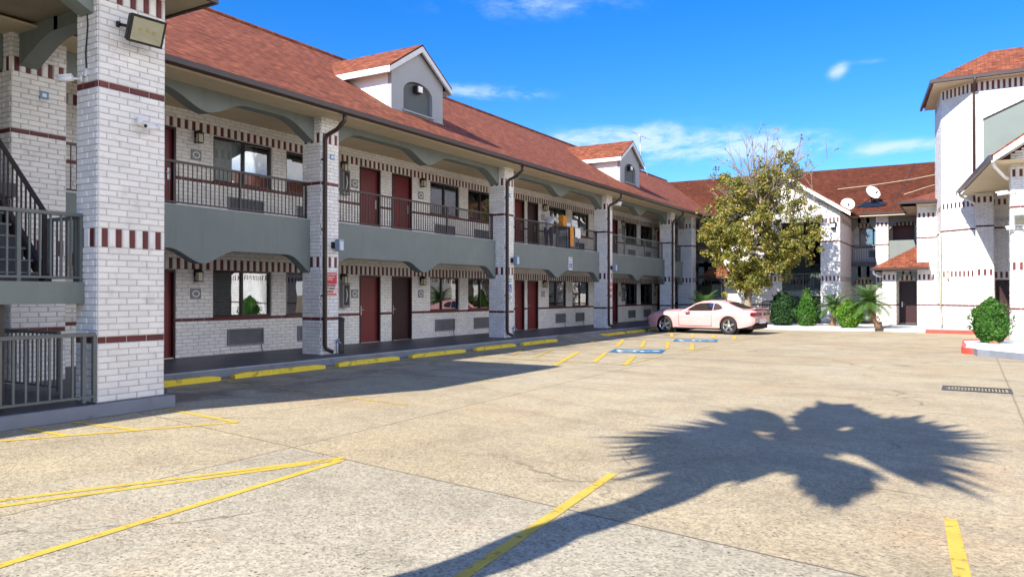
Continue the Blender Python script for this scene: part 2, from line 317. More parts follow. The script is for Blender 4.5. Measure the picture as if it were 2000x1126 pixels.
# ------------------------------------------------------------------ mesh building
class MB:
    def __init__(s, T=None): s.v = []; s.f = []; s.m = []; s.T = T or (lambda a, b, c: (a, b, c)); s.sm = []
    def add(s, pts, faces, mi=0, smooth=False):
        o = len(s.v); s.v += [s.T(*p) for p in pts]
        for f in faces: s.f.append([i+o for i in f]); s.m.append(mi); s.sm.append(smooth)
        return s
    def box(s, a0, a1, b0, b1, c0, c1, mi=0, ch=0.):
        if ch:
            return s.add([(a0+ch, b0+ch, c0), (a1-ch, b0+ch, c0), (a1-ch, b1-ch, c0), (a0+ch, b1-ch, c0), (a0, b0, c0+ch), (a1, b0, c0+ch), (a1, b1, c0+ch), (a0, b1, c0+ch),
                          (a0, b0, c1-ch), (a1, b0, c1-ch), (a1, b1, c1-ch), (a0, b1, c1-ch), (a0+ch, b0+ch, c1), (a1-ch, b0+ch, c1), (a1-ch, b1-ch, c1), (a0+ch, b1-ch, c1)],
                         [(3, 2, 1, 0), (12, 13, 14, 15)] + [(k*4+i, k*4+(i+1) % 4, k*4+4+(i+1) % 4, k*4+4+i) for k in range(3) for i in range(4)], mi)
        return s.add([(a0, b0, c0), (a1, b0, c0), (a1, b1, c0), (a0, b1, c0), (a0, b0, c1), (a1, b0, c1), (a1, b1, c1), (a0, b1, c1)],
                     [(3, 2, 1, 0), (4, 5, 6, 7), (0, 1, 5, 4), (1, 2, 6, 5), (2, 3, 7, 6), (3, 0, 4, 7)], mi)
    def prism(s, poly, b0, b1, mi=0):
        """polygon of (a, c) extruded along b"""
        n = len(poly)
        return s.add([(a, b0, c) for a, c in poly]+[(a, b1, c) for a, c in poly],
                     [list(range(n)), list(range(2*n-1, n-1, -1))]+[(i, (i+1) % n, n+(i+1) % n, n+i) for i in range(n)], mi)
    def zprism(s, poly, z0, z1, mi=0):
        n = len(poly)
        return s.add([(a, b, z0) for a, b in poly]+[(a, b, z1) for a, b in poly],
                     [list(range(n-1, -1, -1)), list(range(n, 2*n))]+[(i, (i+1) % n, n+(i+1) % n, n+i) for i in range(n)], mi)
    def strip(s, top, bot, b0, b1, mi=0):
        """band between two polylines of (a, c), with thickness b0..b1"""
        n = len(top)
        pts = [(a, b0, c) for a, c in top]+[(a, b0, c) for a, c in bot]+[(a, b1, c) for a, c in top]+[(a, b1, c) for a, c in bot]
        fs = []
        for i in range(n-1):
            fs += [(i, i+1, n+i+1, n+i), (2*n+i+1, 2*n+i, 3*n+i, 3*n+i+1), (i+1, i, 2*n+i, 2*n+i+1), (n+i, n+i+1, 3*n+i+1, 3*n+i)]
        fs += [(0, n, 3*n, 2*n), (n-1, 2*n-1+2*n-n+n, 0, 0)] if False else [(0, n, 3*n, 2*n), (2*n-1, n-1, 3*n-1, 4*n-1)]
        return s.add(pts, fs, mi)
    def tube(s, pts, r, k=8, mi=0, cap=True, smooth=True):
        n = len(pts); P = [Vector(p) for p in pts]; rr = r if isinstance(r, (list, tuple)) else [r]*n
        V = []; up = None
        for i in range(n):
            d = (P[min(i+1, n-1)]-P[max(i-1, 0)]).normalized()
            if up is None: up = Vector((0, 0, 1)) if abs(d.z) < .9 else Vector((1, 0, 0))
            a = d.cross(up).normalized(); b2 = a.cross(d).normalized(); up = b2
            for j in range(k):
                q = P[i]+(a*cos(2*pi*j/k)+b2*sin(2*pi*j/k))*rr[i]; V.append(tuple(q))
        F = [(i*k+j, i*k+(j+1) % k, (i+1)*k+(j+1) % k, (i+1)*k+j) for i in range(n-1) for j in range(k)]
        s.add(V, F, mi, smooth)
        if cap: 
            o = len(s.v)-n*k; s.f += [[o+j for j in range(k)][::-1], [o+(n-1)*k+j for j in range(k)]]; s.m += [mi, mi]; s.sm += [False, False]
        return s
    def lathe(s, c, prof, k=16, mi=0, axis='z', smooth=True):
        V = []
        for r, h in prof:
            for j in range(k):
                a = 2*pi*j/k; p = (r*cos(a), r*sin(a), h)
                if axis == 'x': p = (p[2], p[0], p[1])
                elif axis == 'y': p = (p[0], p[2], p[1])
                V.append((c[0]+p[0], c[1]+p[1], c[2]+p[2]))
        n = len(prof)
        F = [(i*k+j, i*k+(j+1) % k, (i+1)*k+(j+1) % k, (i+1)*k+j) for i in range(n-1) for j in range(k)]
        return s.add(V, F, mi, smooth)
    def build(s, name, mats, parent=None, recalc=True):
        me = bpy.data.meshes.new(name); off = Vector((0, 0, 0)); q = parent
        while q is not None: off += q.location; q = q.parent
        me.from_pydata([tuple(Vector(v)-off) for v in s.v], [], s.f)
        for m in (mats if isinstance(mats, (list, tuple)) else [mats]): me.materials.append(m)
        me.polygons.foreach_set('material_index', s.m); me.polygons.foreach_set('use_smooth', s.sm)
        if recalc:
            bm = bmesh.new(); bm.from_mesh(me); bmesh.ops.recalc_face_normals(bm, faces=bm.faces); bm.to_mesh(me); bm.free()
        me.update()
        o = bpy.data.objects.new(name, me); COL.objects.link(o)
        if parent is not None: o.parent = parent
        return o

def tag(o, label=None, cat=None, group=None, kind=None):
    if label: o['label'] = label
    if cat: o['category'] = cat
    if group: o['group'] = group
    if kind: o['kind'] = kind
    return o
def thing(name, label, cat, loc=(0, 0, 0), rz=0., group=None):
    o = bpy.data.objects.new(name, None); o.empty_display_size = .3; COL.objects.link(o); o.location = loc; o.rotation_euler = (0, 0, rz)
    return tag(o, label, cat, group)
def copy_tree(o, parent=None):
    c = o.copy(); COL.objects.link(c)
    if parent is not None: c.parent = parent
    for ch in list(o.children): copy_tree(ch, c)
    return c

# frames: (u along the wall, n outwards, z up)
def TX(x0): return lambda u, n, z: (x0+n, u, z)          # wall facing +X, u = Y
def TNX(x0): return lambda u, n, z: (x0-n, u, z)         # wall facing -X
def TNY(y0): return lambda u, n, z: (u, y0-n, z)         # wall facing -Y, u = X
def TPY(y0): return lambda u, n, z: (u, y0+n, z)         # wall facing +Y
def TD(p0, p1):
    d = Vector((p1[0]-p0[0], p1[1]-p0[1])); d.normalize()
    return lambda u, n, z: (p0[0]+d.x*u+d.y*n, p0[1]+d.y*u-d.x*n, z)

BW, BH = .30, .0863
BELT1, BELT2 = (1.01, 1.085), (4.30, 4.375)
SOL1, SOL2 = (2.23, 2.49), (5.50, 5.72)
WALLB = [(*BELT1, 'belt'), (*SOL1, 'sol'), (*BELT2, 'belt'), (*SOL2, 'sol')]
PILB = [(*BELT1, 'belt'), (2.30, 2.56, 'sol'), (4.31, 4.385, 'belt'), (5.33, 5.57, 'sol')]
def shiftb(b, dz): return [(a+dz, c+dz, k) for a, c, k in b]
def brick_face(mb, u0, u1, z0, z1, opens=(), bands=(), n0=0., relief=.012, pitch=.2, mortar=True, rows=None, topf=None, solfrac=.45):
    """relief brickwork on the frame of mb: slot 0 white, slot 1 red, slot 2 mortar. opens: (ua, ub, za, zb). topf(u): upper limit of the brickwork"""
    if mortar:
        us = sorted({u0, u1, *[min(max(o[i], u0), u1) for o in opens for i in (0, 1)]})
        zs = sorted({z0, z1, *[min(max(o[i], z0), z1) for o in opens for i in (2, 3)]})
        for ua, ub in zip(us, us[1:]):
            for za, zb in zip(zs, zs[1:]):
                cu, cz = (ua+ub)/2, (za+zb)/2
                if any(o[0] < cu < o[1] and o[2] < cz < o[3] for o in opens): continue
                mb.add([(ua, n0, za), (ub, n0, za), (ub, n0, zb), (ua, n0, zb)], [(0, 1, 2, 3)], 2)
        for o in opens:           # reveals
            ua, ub, za, zb = max(o[0], u0), min(o[1], u1), max(o[2], z0), min(o[3], z1); d = -.14
            for q in ([(ua, za), (ua, zb)], [(ub, za), (ub, zb)], [(ua, za), (ub, za)], [(ua, zb), (ub, zb)]):
                (a, b), (c, e) = q
                mb.add([(a, n0, b), (c, n0, e), (c, n0+d, e), (a, n0+d, b)], [(0, 1, 2, 3)], 0)
    def brick(a, b, c, d, mi):
        w = b-a
        if w < .025: return
        g = .005; r = relief*random.uniform(.7, 1.25); bv = min(.012, w*.25)
        a += g; b -= g; c += g*.8; d -= g*.8
        mb.add([(a, n0, c), (b, n0, c), (b, n0, d), (a, n0, d), (a+bv, n0+r, c+bv*.9), (b-bv, n0+r, c+bv*.9), (b-bv, n0+r, d-bv*.9), (a+bv, n0+r, d-bv*.9)],
               [(4, 5, 6, 7), (0, 1, 5, 4), (1, 2, 6, 5), (2, 3, 7, 6), (3, 0, 4, 7)], mi)
    segs = []; z = z0
    bl = sorted([b for b in bands if b[1] > z0+.01 and b[0] < z1-.01])
    for b in bl+[(z1, z1, 'end')]:
        lo = max(b[0], z0)
        if lo-z > .03:
            k = max(1, round((lo-z)/BH)); hh = (lo-z)/k
            segs += [(z+i*hh, z+(i+1)*hh, 'run') for i in range(k)]
        if b[2] != 'end': segs.append((lo, min(b[1], z1), b[2])); z = min(b[1], z1)
    for i, (za, zb, kd) in enumerate(segs):
        free = [(u0, u1)]
        for o in opens:
            if o[2] < zb-.02 and o[3] > za+.02:
                nf = []
                for a, b in free:
                    if o[1] <= a or o[0] >= b: nf.append((a, b)); continue
                    if o[0] > a: nf.append((a, o[0]))
                    if o[1] < b: nf.append((o[1], b))
                free = nf
        for a, b in free:
            if kd == 'sol':
                k = max(1, round((b-a)/pitch)); p = (b-a)/k
                for j in range(k):
                    s = a+j*p; w = p*solfrac
                    if topf and min(topf(s), topf(s+p)) < zb: continue
                    brick(s+(p-w)/2, s+(p+w)/2, za, zb, 1); 
                    if j < k-1: brick(s+(p+w)/2, s+p+(p-w)/2, za, zb, 0)
                if not topf: brick(a, a+(p-w)/2, za, zb, 0); brick(b-(p-w)/2, b, za, zb, 0)
            else:
                off = (.5 if i % 2 else 0.)*BW+(.03 if i % 3 == 0 else 0); u = math.floor((a-u0)/BW)*BW+u0-off
                while u < b:
                    aa, bb = max(u, a), min(u+BW, b)
                    if bb > aa and not (topf and min(topf(aa), topf(bb)) < zb): brick(aa, bb, za, zb, 1 if kd == 'belt' else 0)
                    u += BW
BR = [M_BRICK, M_RED, M_MORTAR]
def brick_pillar(x0, x1, y0, y1, z0, z1, parent, bands=PILB, pitch=.2, name='pillar'):
    mb = MB(); mb.box(x0, x1, y0, y1, z0, z1, 2)
    for T, a, b in ((TX(x1), y0, y1), (TNX(x0), y0, y1), (TNY(y0), x0, x1), (TPY(y1), x0, x1)):
        mb.T = T; brick_face(mb, a, b, z0, z1, bands=bands, mortar=False, pitch=pitch)
    return mb.build(name, BR, parent, recalc=False)

def win(T, u0, u1, z0, z1, parent, curtain='pale', split=.5, closed=.5, side='l', vent=False):
    """sliding window set in an opening: frame > pane(s), curtain"""
    fr = MB(T); d0, d1 = -.13, -.04; f = .05
    fr.box(u0, u1, d0, d1, z0, z0+f); fr.box(u0, u1, d0, d1, z1-f, z1); fr.box(u0, u0+f, d0, d1, z0+f, z1-f); fr.box(u1-f, u1, d0, d1, z0+f, z1-f)
    um = u0+(u1-u0)*split; fr.box(um-.03, um+.03, d0+.01, d1-.004, z0+f, z1-f)
    o = fr.build('window', M_FRAME, parent)
    g = MB(T); g.box(u0+f, u1-f, -.092, -.086, z0+f, z1-f); g.build('pane', M_GLASS, o)
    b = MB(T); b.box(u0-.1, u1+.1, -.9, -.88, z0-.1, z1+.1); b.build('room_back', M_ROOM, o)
    if curtain:
        c = MB(T); n = 26
        ca, cb = (u0, u0+(u1-u0)*closed) if side == 'l' else (u1-(u1-u0)*closed, u1)
        top = []; 
        for i in range(n+1):
            u = ca+(cb-ca)*i/n; top.append((u, -.19+.035*sin(i*1.7)+.012*sin(i*.7+u)))
        pts = [(u, nn, z1) for u, nn in top]+[(u, nn*1.03, z0) for u, nn in top]
        c.add(pts, [(i, i+1, n+2+i, n+1+i) for i in range(n)], 0, True)
        c.build('curtain', M_CURT if curtain == 'pale' else M_CURTD, o, recalc=False)
    return o
def door(T, u0, u1, z0, z1, parent, m=None, hside='l', panel=True):
    m = m or M_DOOR; f = .05
    d = MB(T); d.box(u0+f, u1-f, -.12, -.08, z0+.02, z1-f)
    o = d.build('door', m, parent)
    fr = MB(T); fr.box(u0, u0+f, -.135, .015, z0, z1); fr.box(u1-f, u1, -.135, .015, z0, z1); fr.box(u0+f, u1-f, -.135, .012, z1-f, z1)
    fr.build('frame', M_DOORD, o)
    sl = MB(T); sl.box(u0+f, u1-f, -.13, .02, z0, z0+.018); sl.build('threshold', M_SILVER, o)
    h = MB(T); uh = u0+.13 if hside == 'l' else u1-.13; zc = z0+.98
    h.box(uh-.03, uh+.03, -.08, -.06, zc-.14, zc+.14, 0, .006); s = 1 if hside == 'l' else -1
    h.tube([(uh, -.06, zc+.02), (uh, -.03, zc+.02), (uh+s*.11, -.03, zc+.02)], .012, 6)
    h.build('handle', M_SILVER, o)
    return o
def ac_unit(T, u0, u1, z0, z1, parent):
    a = MB(T); f = .04
    a.box(u0, u1, .014, .05, z0, z0+f); a.box(u0, u1, .014, .05, z1-f, z1); a.box(u0, u0+f, .014, .05, z0+f, z1-f); a.box(u1-f, u1, .014, .05, z0+f, z1-f)
    a.box(u0+f, u1-f, .013, .02, z0+f, z1-f)
    n = int((z1-z0-2*f)/.035)
    for i in range(n):
        z = z0+f+(i+.5)*(z1-z0-2*f)/n
        a.add([(u0+f, .02, z-.012), (u1-f, .02, z-.012), (u1-f, .044, z+.006), (u0+f, .044, z+.006)], [(0, 1, 2, 3)])
    a.tube([(u1-.06, .03, z0), (u1-.05, .03, z0-.16), (u1-.02, .05, z0-.2)], .012, 6)
    return a.build('air_conditioner', M_AC, parent, recalc=False)
def lantern(T, u, z, parent):
    b = MB(T); b.box(u-.05, u+.05, .012, .03, z-.02, z+.14, 0, .005); b.tube([(u, .03, z+.1), (u, .10, z+.13), (u, .13, z+.09)], .012, 6)
    b.add([(u-.085, .045, z+.06), (u+.085, .045, z+.06), (u+.085, .215, z+.06), (u-.085, .215, z+.06), (u-.03, .10, z+.14), (u+.03, .10, z+.14), (u+.03, .16, z+.14), (u-.03, .16, z+.14)],
          [(0, 1, 5, 4), (1, 2, 6, 5), (2, 3, 7, 6), (3, 0, 4, 7), (4, 5, 6, 7), (3, 2, 1, 0)])
    for du in (-.065, .065):
        for dn in (.065, .195): b.box(u+du-.006, u+du+.006, dn-.006, dn+.006, z-.14, z+.06)
    b.box(u-.07, u+.07, .06, .2, z-.16, z-.14)
    o = b.build('lantern', M_BLACK, parent)
    g = MB(T); g.box(u-.05, u+.05, .08, .18, z-.138, z+.055); g.build('shade', M_LAMPG, o)
    return o
def plaque(T, u, z, parent):
    p = MB(T); p.box(u-.14, u+.14, .012, .03, z-.12, z+.12, 0, .005)
    o = p.build('room_plaque', M_PLAQ, parent)
    r = MB(T); k = 20
    V = [(u+ra*cos(2*pi*j/k), .034, z+rb*sin(2*pi*j/k)) for ra, rb in ((.10, .08), (.075, .055)) for j in range(k)]
    r.add(V, [(j, (j+1) % k, k+(j+1) % k, k+j) for j in range(k)], 0)
    r.build('emblem', M_TRIM, o, recalc=False); return o
def cabinet(T, u, z, parent):
    c = MB(T); c.box(u-.15, u+.15, .012, .15, z-.36, z+.36, 0, .01)
    o = c.build('extinguisher_cabinet', M_PLAQ, parent)
    g = MB(T); g.box(u-.10, u+.10, .151, .158, z-.29, z+.29); g.build('pane', M_FRAME, o)
    e = MB(T); e.tube([(u-.03, .162, z-.2), (u+.01, .162, z), (u-.02, .162, z+.18)], .018, 6); e.build('label_strip', M_WHITE, o); return o
def railing(T, u0, u1, z0, z1, parent, m=None, n0=0., step=.105, posts=(), bar=.016, top=.05, name='railing', slope=0.):
    r = MB(T); m = m or M_RAIL; f = lambda u: (u-u0)*slope
    def beam(za, h, w):
        r.add([(u0, n0-w, za), (u1, n0-w, za+f(u1)), (u1, n0+w, za+f(u1)), (u0, n0+w, za), (u0, n0-w, za+h), (u1, n0-w, za+h+f(u1)), (u1, n0+w, za+h+f(u1)), (u0, n0+w, za+h)],
              [(3, 2, 1, 0), (4, 5, 6, 7), (0, 1, 5, 4), (1, 2, 6, 5), (2, 3, 7, 6), (3, 0, 4, 7)])
    beam(z1-.045, .045, top*.6); beam(z0+.06, .03, bar*1.1)
    k = max(2, round((u1-u0)/step))
    for i in range(k+1):
        u = u0+(u1-u0)*i/k; h = bar/2
        if i in (0, k) or any(abs(u-p) < step/2 for p in posts): h = .024; zb = z0
        else: zb = z0+.07
        r.box(u-h, u+h, n0-h, n0+h, zb+f(u), z1-.04+f(u))
    return r.build(name, m, parent)

def lobes(u0, u1, zs, zc, zp, endw, cuspw, single=False):
    """lower edge of an arched beam: two flat lobes with a cusp between"""
    pts = []; um = (u0+u1)/2; N = 12
    def half(a, b, zcusp):
        out = [(a, zs), (a+.04, zs+.02)]
        for i in range(1, N+1):
            t = i/N; out.append((a+.04+endw*t, zs+.02+(zp-zs-.02)*sin(t*pi/2)**1.15))
        for i in range(N+1):
            t = i/N; q = .5-.5*cos(pi*t); q = q*.65+.35*t
            out.append((b-cuspw+cuspw*t, zp+(zcusp-zp)*q))
        return out
    if single:
        L = half(u0, um, zp); R = [(u0+u1-u, z) for u, z in half(u0, um, zp)][::-1]
        L = [p for p in L if p[0] <= um]; return L+[(u, z) for u, z in R if u > L[-1][0]]
    L = half(u0, um-.02, zc); R = [(u0+u1-u, z) for u, z in L][::-1]
    return L+R
def arch_beam(T, u0, u1, ztop, zs, zc, zp, n0, n1, parent, endw=.75, cuspw=.75, m=None, name='arched_beam', single=False):
    lo = lobes(u0, u1, zs, zc, zp, endw, cuspw, single); b = MB(T)
    b.strip([(u, ztop) for u, z in lo], lo, n1, n0)
    return b.build(name, m or M_STUCCO, parent)

# ================================================================== SETTING
def sheet(name, poly, z, m, label, cat=None, kind='structure'):
    mb = MB(); mb.add([(x, y, z) for x, y in poly], [list(range(len(poly)))]); o = mb.build(name, m, None, recalc=False)
    return tag(o, label, cat, kind=kind)
M_GROUND = ground_mat()
sheet('parking_lot', [(-400, -300), (400, -300), (400, 500), (-400, 500)], 0., M_GROUND, 'tan weathered concrete parking lot with joints and stains', 'pavement')

# raised walkway with kerb along the long wing, and a ramp let into it
mb = MB()
KX = -12.62
mb.zprism([(-24, -14), (KX-.005, -14), (KX-.005, 24.0), (KX-.005, 27.0), (KX-.005, 42.4), (-24, 42.4)], 0.0, .176)
tag(mb.build('walkway', M_WALK), 'dark grey raised walkway along the ground floor doors', 'walkway', kind='structure')
mb = MB(); mb.box(KX-.16, KX, 7.6, 42.0, .0, .182, 0, .012)
mb.box(KX-.012, KX+.004, 7.62, 41.98, .168, .1835, 1)
tag(mb.build('kerb', [M_KERB, M_KERBL]), 'blue grey painted kerb edging the raised walkway', 'kerb', kind='structure')
mb = MB(); mb.add([(KX+.002, 23.9, .006), (KX+.002, 27.1, .006), (KX+.002, 26.5, .186), (KX+.002, 24.5, .186), (KX+1.15, 23.7, .006), (KX+1.15, 27.3, .006)],
                  [(3, 2, 5, 4), (0, 3, 4), (2, 1, 5)])
tag(mb.build('kerb_ramp', M_GROUND), 'pale concrete ramp built up against the kerb', 'ramp', kind='structure')

# painted markings
mk = MB(); mkf = MB(); LZ = [0.004]
def line(mbx, p, q, w=.10):
    d = Vector((q[0]-p[0], q[1]-p[1])).normalized(); n = Vector((-d.y, d.x))*w/2; z = LZ[0]; LZ[0] += .0002
    k = max(1, int((Vector(q)-Vector(p)).length/.25)); L = []; R = []
    for i in range(k+1):
        c = Vector(p)+(Vector(q)-Vector(p))*i/k; j = random.uniform(.92, 1.06)
        L.append((c.x+n.x*j, c.y+n.y*j, z)); R.append((c.x-n.x*j, c.y-n.y*j, z))
    mbx.add(L+R, [(i, i+1, k+2+i, k+1+i) for i in range(k)])
line(mk, (-5.43, 5.80), (-7.9, .6), .085); line(mk, (-5.40, 5.72), (-7.55, .55), .085); line(mk, (-5.36, 5.70), (-4.9, .6), .085)
line(mk, (-2.82, 6.55), (-2.35, 1.6), .09); line(mk, (-.125, 6.5), (.13, 2.6), .09)
for p, q in [((-8.10, 6.72), (-10.4, 2.6)), ((-8.12, 6.70), (-9.93, 6.95)), ((-8.69, 5.70), (-9.93, 5.62)), ((-9.02, 5.05), (-9.95, 5.05)), ((-9.5, 4.35), (-9.97, 4.42))]: line(mk, p, q, .09)
for p, q, w in [((-12.3, 9.72), (-7.14, 9.02), .075), ((-12.3, 12.75), (-7.6, 12.35), .07), ((-12.3, 15.4), (-7.9, 14.9), .06), ((-12.3, 18.3), (-8.6, 18.0), .06), ((-12.2, 21.05), (-9.6, 20.8), .06), ((-12.3, 7.3), (-9.9, 7.0), .07),
        ((-11.6, 17.2), (-7.9, 16.4), .05)]: line(mkf, p, q, w)
for p, q in [((-8.21, 15.69), (-9.62, 19.88)), ((-7.84, 17.07), (-8.76, 19.83)), ((-6.88, 16.67), (-7.66, 19.19)), ((-11.01, 23.76), (-12.26, 27.09)), ((-9.52, 22.44), (-10.79, 26.03)), ((-8.75, 22.55), (-9.85, 25.7)),
             ((-7.88, 22.42), (-9.01, 25.77)), ((-7.0, 22.02), (-7.86, 24.86)), ((-9.83, 28.54), (-10.64, 30.83)), ((-9.02, 28.52), (-9.71, 30.8)), ((-8.23, 28.5), (-8.85, 30.74)), ((-7.34, 28.09), (-7.99, 30.69))]: line(mk, p, q, .13)
for p, q, w in [((-10.66, 17.91), (-11.55, 20.23), .1), ((-9.72, 17.49), (-10.63, 20.16), .1), ((-6.88, 17.0), (-7.02, 19.58), .09), ((-7.01, 22.31), (-7.06, 24.6), .09), ((-7.14, 27.76), (-7.12, 29.6), .09), ((-11.84, 23.67), (-13.0+.5, 26.4), .09),
                ((-12.3, 22.4), (-6.9, 22.05), .07), ((-12.3, 27.6), (-7.1, 27.9), .07), ((-12.2, 17.0), (-6.9, 16.7), .06)]: line(mkf, p, q, w)
tag(mk.build('parking_lines', M_YLINE, None, recalc=False), 'worn yellow painted lines across the lot', 'painted lines', kind='structure')
tag(mkf.build('faded_lines', M_YFAINT, None, recalc=False), 'faded thin yellow bay lines beside the wheel stops', 'painted lines', kind='structure')
def access_symbol(cx, cy, ang, label):
    mb = MB(); ca, sa = cos(ang), sin(ang); R = lambda x, y: (cx+x*ca-y*sa, cy+x*sa+y*ca)
    def poly(pts, z, mi): mb.add([(*R(x, y), z) for x, y in pts], [list(range(len(pts)))], mi)
    poly([(-.72, -.75), (.72, -.75), (.72, .75), (-.72, .75)], .0095, 0); z = .0125
    k = 20
    poly([(-.05+.12*cos(2*pi*i/12), .52+.12*sin(2*pi*i/12)) for i in range(12)], z, 1)
    V = [(*R(r*cos(pi*.75+1.45*pi*i/k), -.22+r*sin(pi*.75+1.45*pi*i/k)), z) for r in (.40, .29) for i in range(k+1)]
    mb.add(V, [(i, i+1, k+2+i, k+1+i) for i in range(k)], 1)
    poly([(-.12, .38), (.0, .38), (.05, -.02), (-.07, -.02)], z+.0006, 1); poly([(-.02, .20), (.28, .20), (.28, .10), (-.02, .10)], z+.0012, 1)
    poly([(-.06, -.02), (.32, -.02), (.32, -.12), (-.06, -.12)], z+.0018, 1); poly([(.22, -.1), (.34, -.1), (.5, -.5), (.38, -.5)], z+.0024, 1); poly([(.38, -.42), (.6, -.36), (.6, -.46), (.4, -.52)], z+.003, 1)
    tag(mb.build('accessible_parking_symbol', [M_BLUEP, M_WHITEP], None, recalc=False), label, 'painted symbol', kind='structure')
access_symbol(-8.25, 20.95, radians(-75), 'blue wheelchair symbol painted on the lot, the nearer one')
access_symbol(-8.35, 26.75, radians(-75), 'blue wheelchair symbol painted on the lot beside the pink car')

# planted beds with white gravel
def bed(name, poly, zt, label, kerbm, klabel, w=.16):
    n = len(poly); c = Vector((sum(p[0] for p in poly)/n, sum(p[1] for p in poly)/n)); ins = []
    for p in poly:
        d = Vector(p)-c; L = d.length; ins.append(tuple(c+d*(1-w/max(L, .3))))
    mb = MB(); V = [(x, y, 0.) for x, y in poly]+[(x, y, zt-.02) for x, y in poly]+[((x*.97+i*.03), (y*.97+j*.03), zt) for (x, y), (i, j) in zip(poly, ins)]+[(x, y, zt) for x, y in ins]+[(x, y, zt-.06) for x, y in ins]
    mats = kerbm if isinstance(kerbm, list) else [kerbm]*n; ml = []; 
    for i in range(n):
        j = (i+1) % n
        for k in range(4): mb.add([V[k*n+i], V[k*n+j], V[(k+1)*n+j], V[(k+1)*n+i]], [(0, 1, 2, 3)], mats[i])
    tag(mb.build('kerb', [M_KERB if w < .2 and zt > .15 else M_KERBL, M_KRED], None), klabel, 'kerb', kind='structure')
    g = MB(); ring = [(x, y, zt-.035) for x, y in ins]; g.add(ring+[(c.x, c.y, zt+.03)], [(i, (i+1) % n, n) for i in range(n)])
    tag(g.build(name, M_GRAVEL, None), label, 'gravel', kind='structure')
def arc(cx, cy, r, a0, a1, k=5): return [(cx+r*cos(a0+(a1-a0)*i/k), cy+r*sin(a0+(a1-a0)*i/k)) for i in range(k+1)]
isl = [(1.3, 22.75)]+[(.45, 23.75), (.18, 24.0)]+arc(.25, 24.9, .45, -pi*.62, -pi)+[(-.2, 26), (-.2, 28.2)]+arc(.3, 28.9, .5, pi, pi*.6)+[(1.0, 29.55), (2.9, 29.55), (2.9, 22.6)]
bed('gravel_island', isl, .17, 'white gravel island holding the big shrub on the right', [0]*3+[1]*14+[0]*3, 'kerb of the shrub island, its left edge painted red')
bed('gravel_bed', [(-9.6, 37.6), (-8.0, 36.95), (-5.0, 37.0), (-3.6, 37.4), (-3.3, 42.3), (-9.6, 42.3)], .14, 'white gravel bed planted with round shrubs and sago palms', 0, 'pale kerb round the long gravel bed')
mb = MB(); mb.zprism([(-14.2, 42.3), (-9.8, 42.3), (-9.8, 37.3), (-11.5, 36.4), (-12.4, 36.4)], 0., .10); mb.zprism([(-3.2, 42.4), (-3.25, 37.5), (-1.2, 37.2), (2.0, 36.9), (2.0, 42.4)], 0., .13)
tag(mb.build('pavement', M_KERBL), 'pale concrete pavement by the far entrance', 'pavement', kind='structure')
mb = MB(); mb.box(-1.6, 1.2, 36.85, 37.05, .0, .15, 0, .012); tag(mb.build('red_kerb', M_KRED), 'low red painted kerb in front of the tower', 'kerb', kind='structure')

# ================================================================== LONG WING
LW = thing('motel_wing', 'long two storey white brick motel wing with arched grey balconies and red roof', 'building', (-15.7, 12, 0))
WX = -15.7; T = TX(WX)
F1, F2 = .176, 3.43
EY = 46.4           # far end of the long eave
# facade columns: doors and windows repeat on both floors
DOORS = [(10.25, 11.22), (17.43, 18.38), (18.93, 19.94), (26.6, 27.35), (27.62, 28.52), (36.4, 37.1), (43.0, 43.9), (5.0, 6.0), (1.2, 2.2), (-3, -2)]
WINS = [(12.25, 14.06), (14.56, 16.25), (20.95, 22.68), (23.24, 25.0), (29.5, 31.2), (31.8, 33.6), (38.1, 39.85), (40.35, 42.25), (6.6, 8.4), (-1.5, .4)]
op = []
for a, b in DOORS: op += [(a, b, F1, 2.21), (a, b, F2, 5.48)]
for a, b in WINS: op += [(a, b, 1.085, 2.23), (a, b, 4.375, 5.48)]
mb = MB(T)
brick_face(mb, -12, 48.4, F1, F2-.2, [o for o in op if o[2] < 3], WALLB)
brick_face(mb, -12, 48.4, F2-.2, 5.97, [o for o in op if o[2] > 3], WALLB)
mb.build('front_wall', BR, LW, recalc=False)
mb = MB(); mb.box(-24.1, -23.9, -12, 58, 0, 6.1); mb.box(-23.9, -15.75, -12.2, -12, 0, 6.1); mb.build('rear_wall', M_BRICK, LW)
for i, (a, b) in enumerate(DOORS):
    dk = i in (2, 4)
    door(T, a, b, F1, 2.21, LW, M_DOORD if i == 2 else M_DOOR, 'l')
    door(T, a, b, F2, 5.48, LW, M_DOORD if i == 4 else M_DOOR, 'r')
cfg1 = [('dark', .5, .35, 'l'), ('dark', .5, .4, 'l'), ('dark', .42, .22, 'l'), ('pale', .5, .0, 'l'), ('dark', .45, .5, 'l'), ('pale', .5, .9, 'l'), ('pale', .5, .75, 'r'), ('dark', .5, .5, 'l'), ('pale', .5, .5, 'l'), ('pale', .5, .5, 'l')]
cfg2 = [('pale', .52, .75, 'l'), ('dark', .5, .3, 'l'), ('pale', .5, .55, 'l'), ('pale', .5, 1., 'l'), ('dark', .45, .3, 'l'), ('dark', .5, .3, 'l'), ('dark', .5, .6, 'l'), ('dark', .5, .5, 'l'), ('pale', .5, .5, 'l'), ('pale', .5, .5, 'l')]
for (a, b), c1, c2 in zip(WINS, cfg1, cfg2):
    win(T, a, b, 1.085, 2.23, LW, c1[0] if c1[2] > 0 else None, c1[1], max(c1[2], .1), c1[3])
    win(T, a, b, 4.375, 5.48, LW, c2[0], c2[1], c2[2], c2[3])
    for z in (1.03, 4.32): s = MB(T); s.box(a-.02, b+.02, .0, .05, z, z+.057); s.build('window_sill', M_RED, LW)
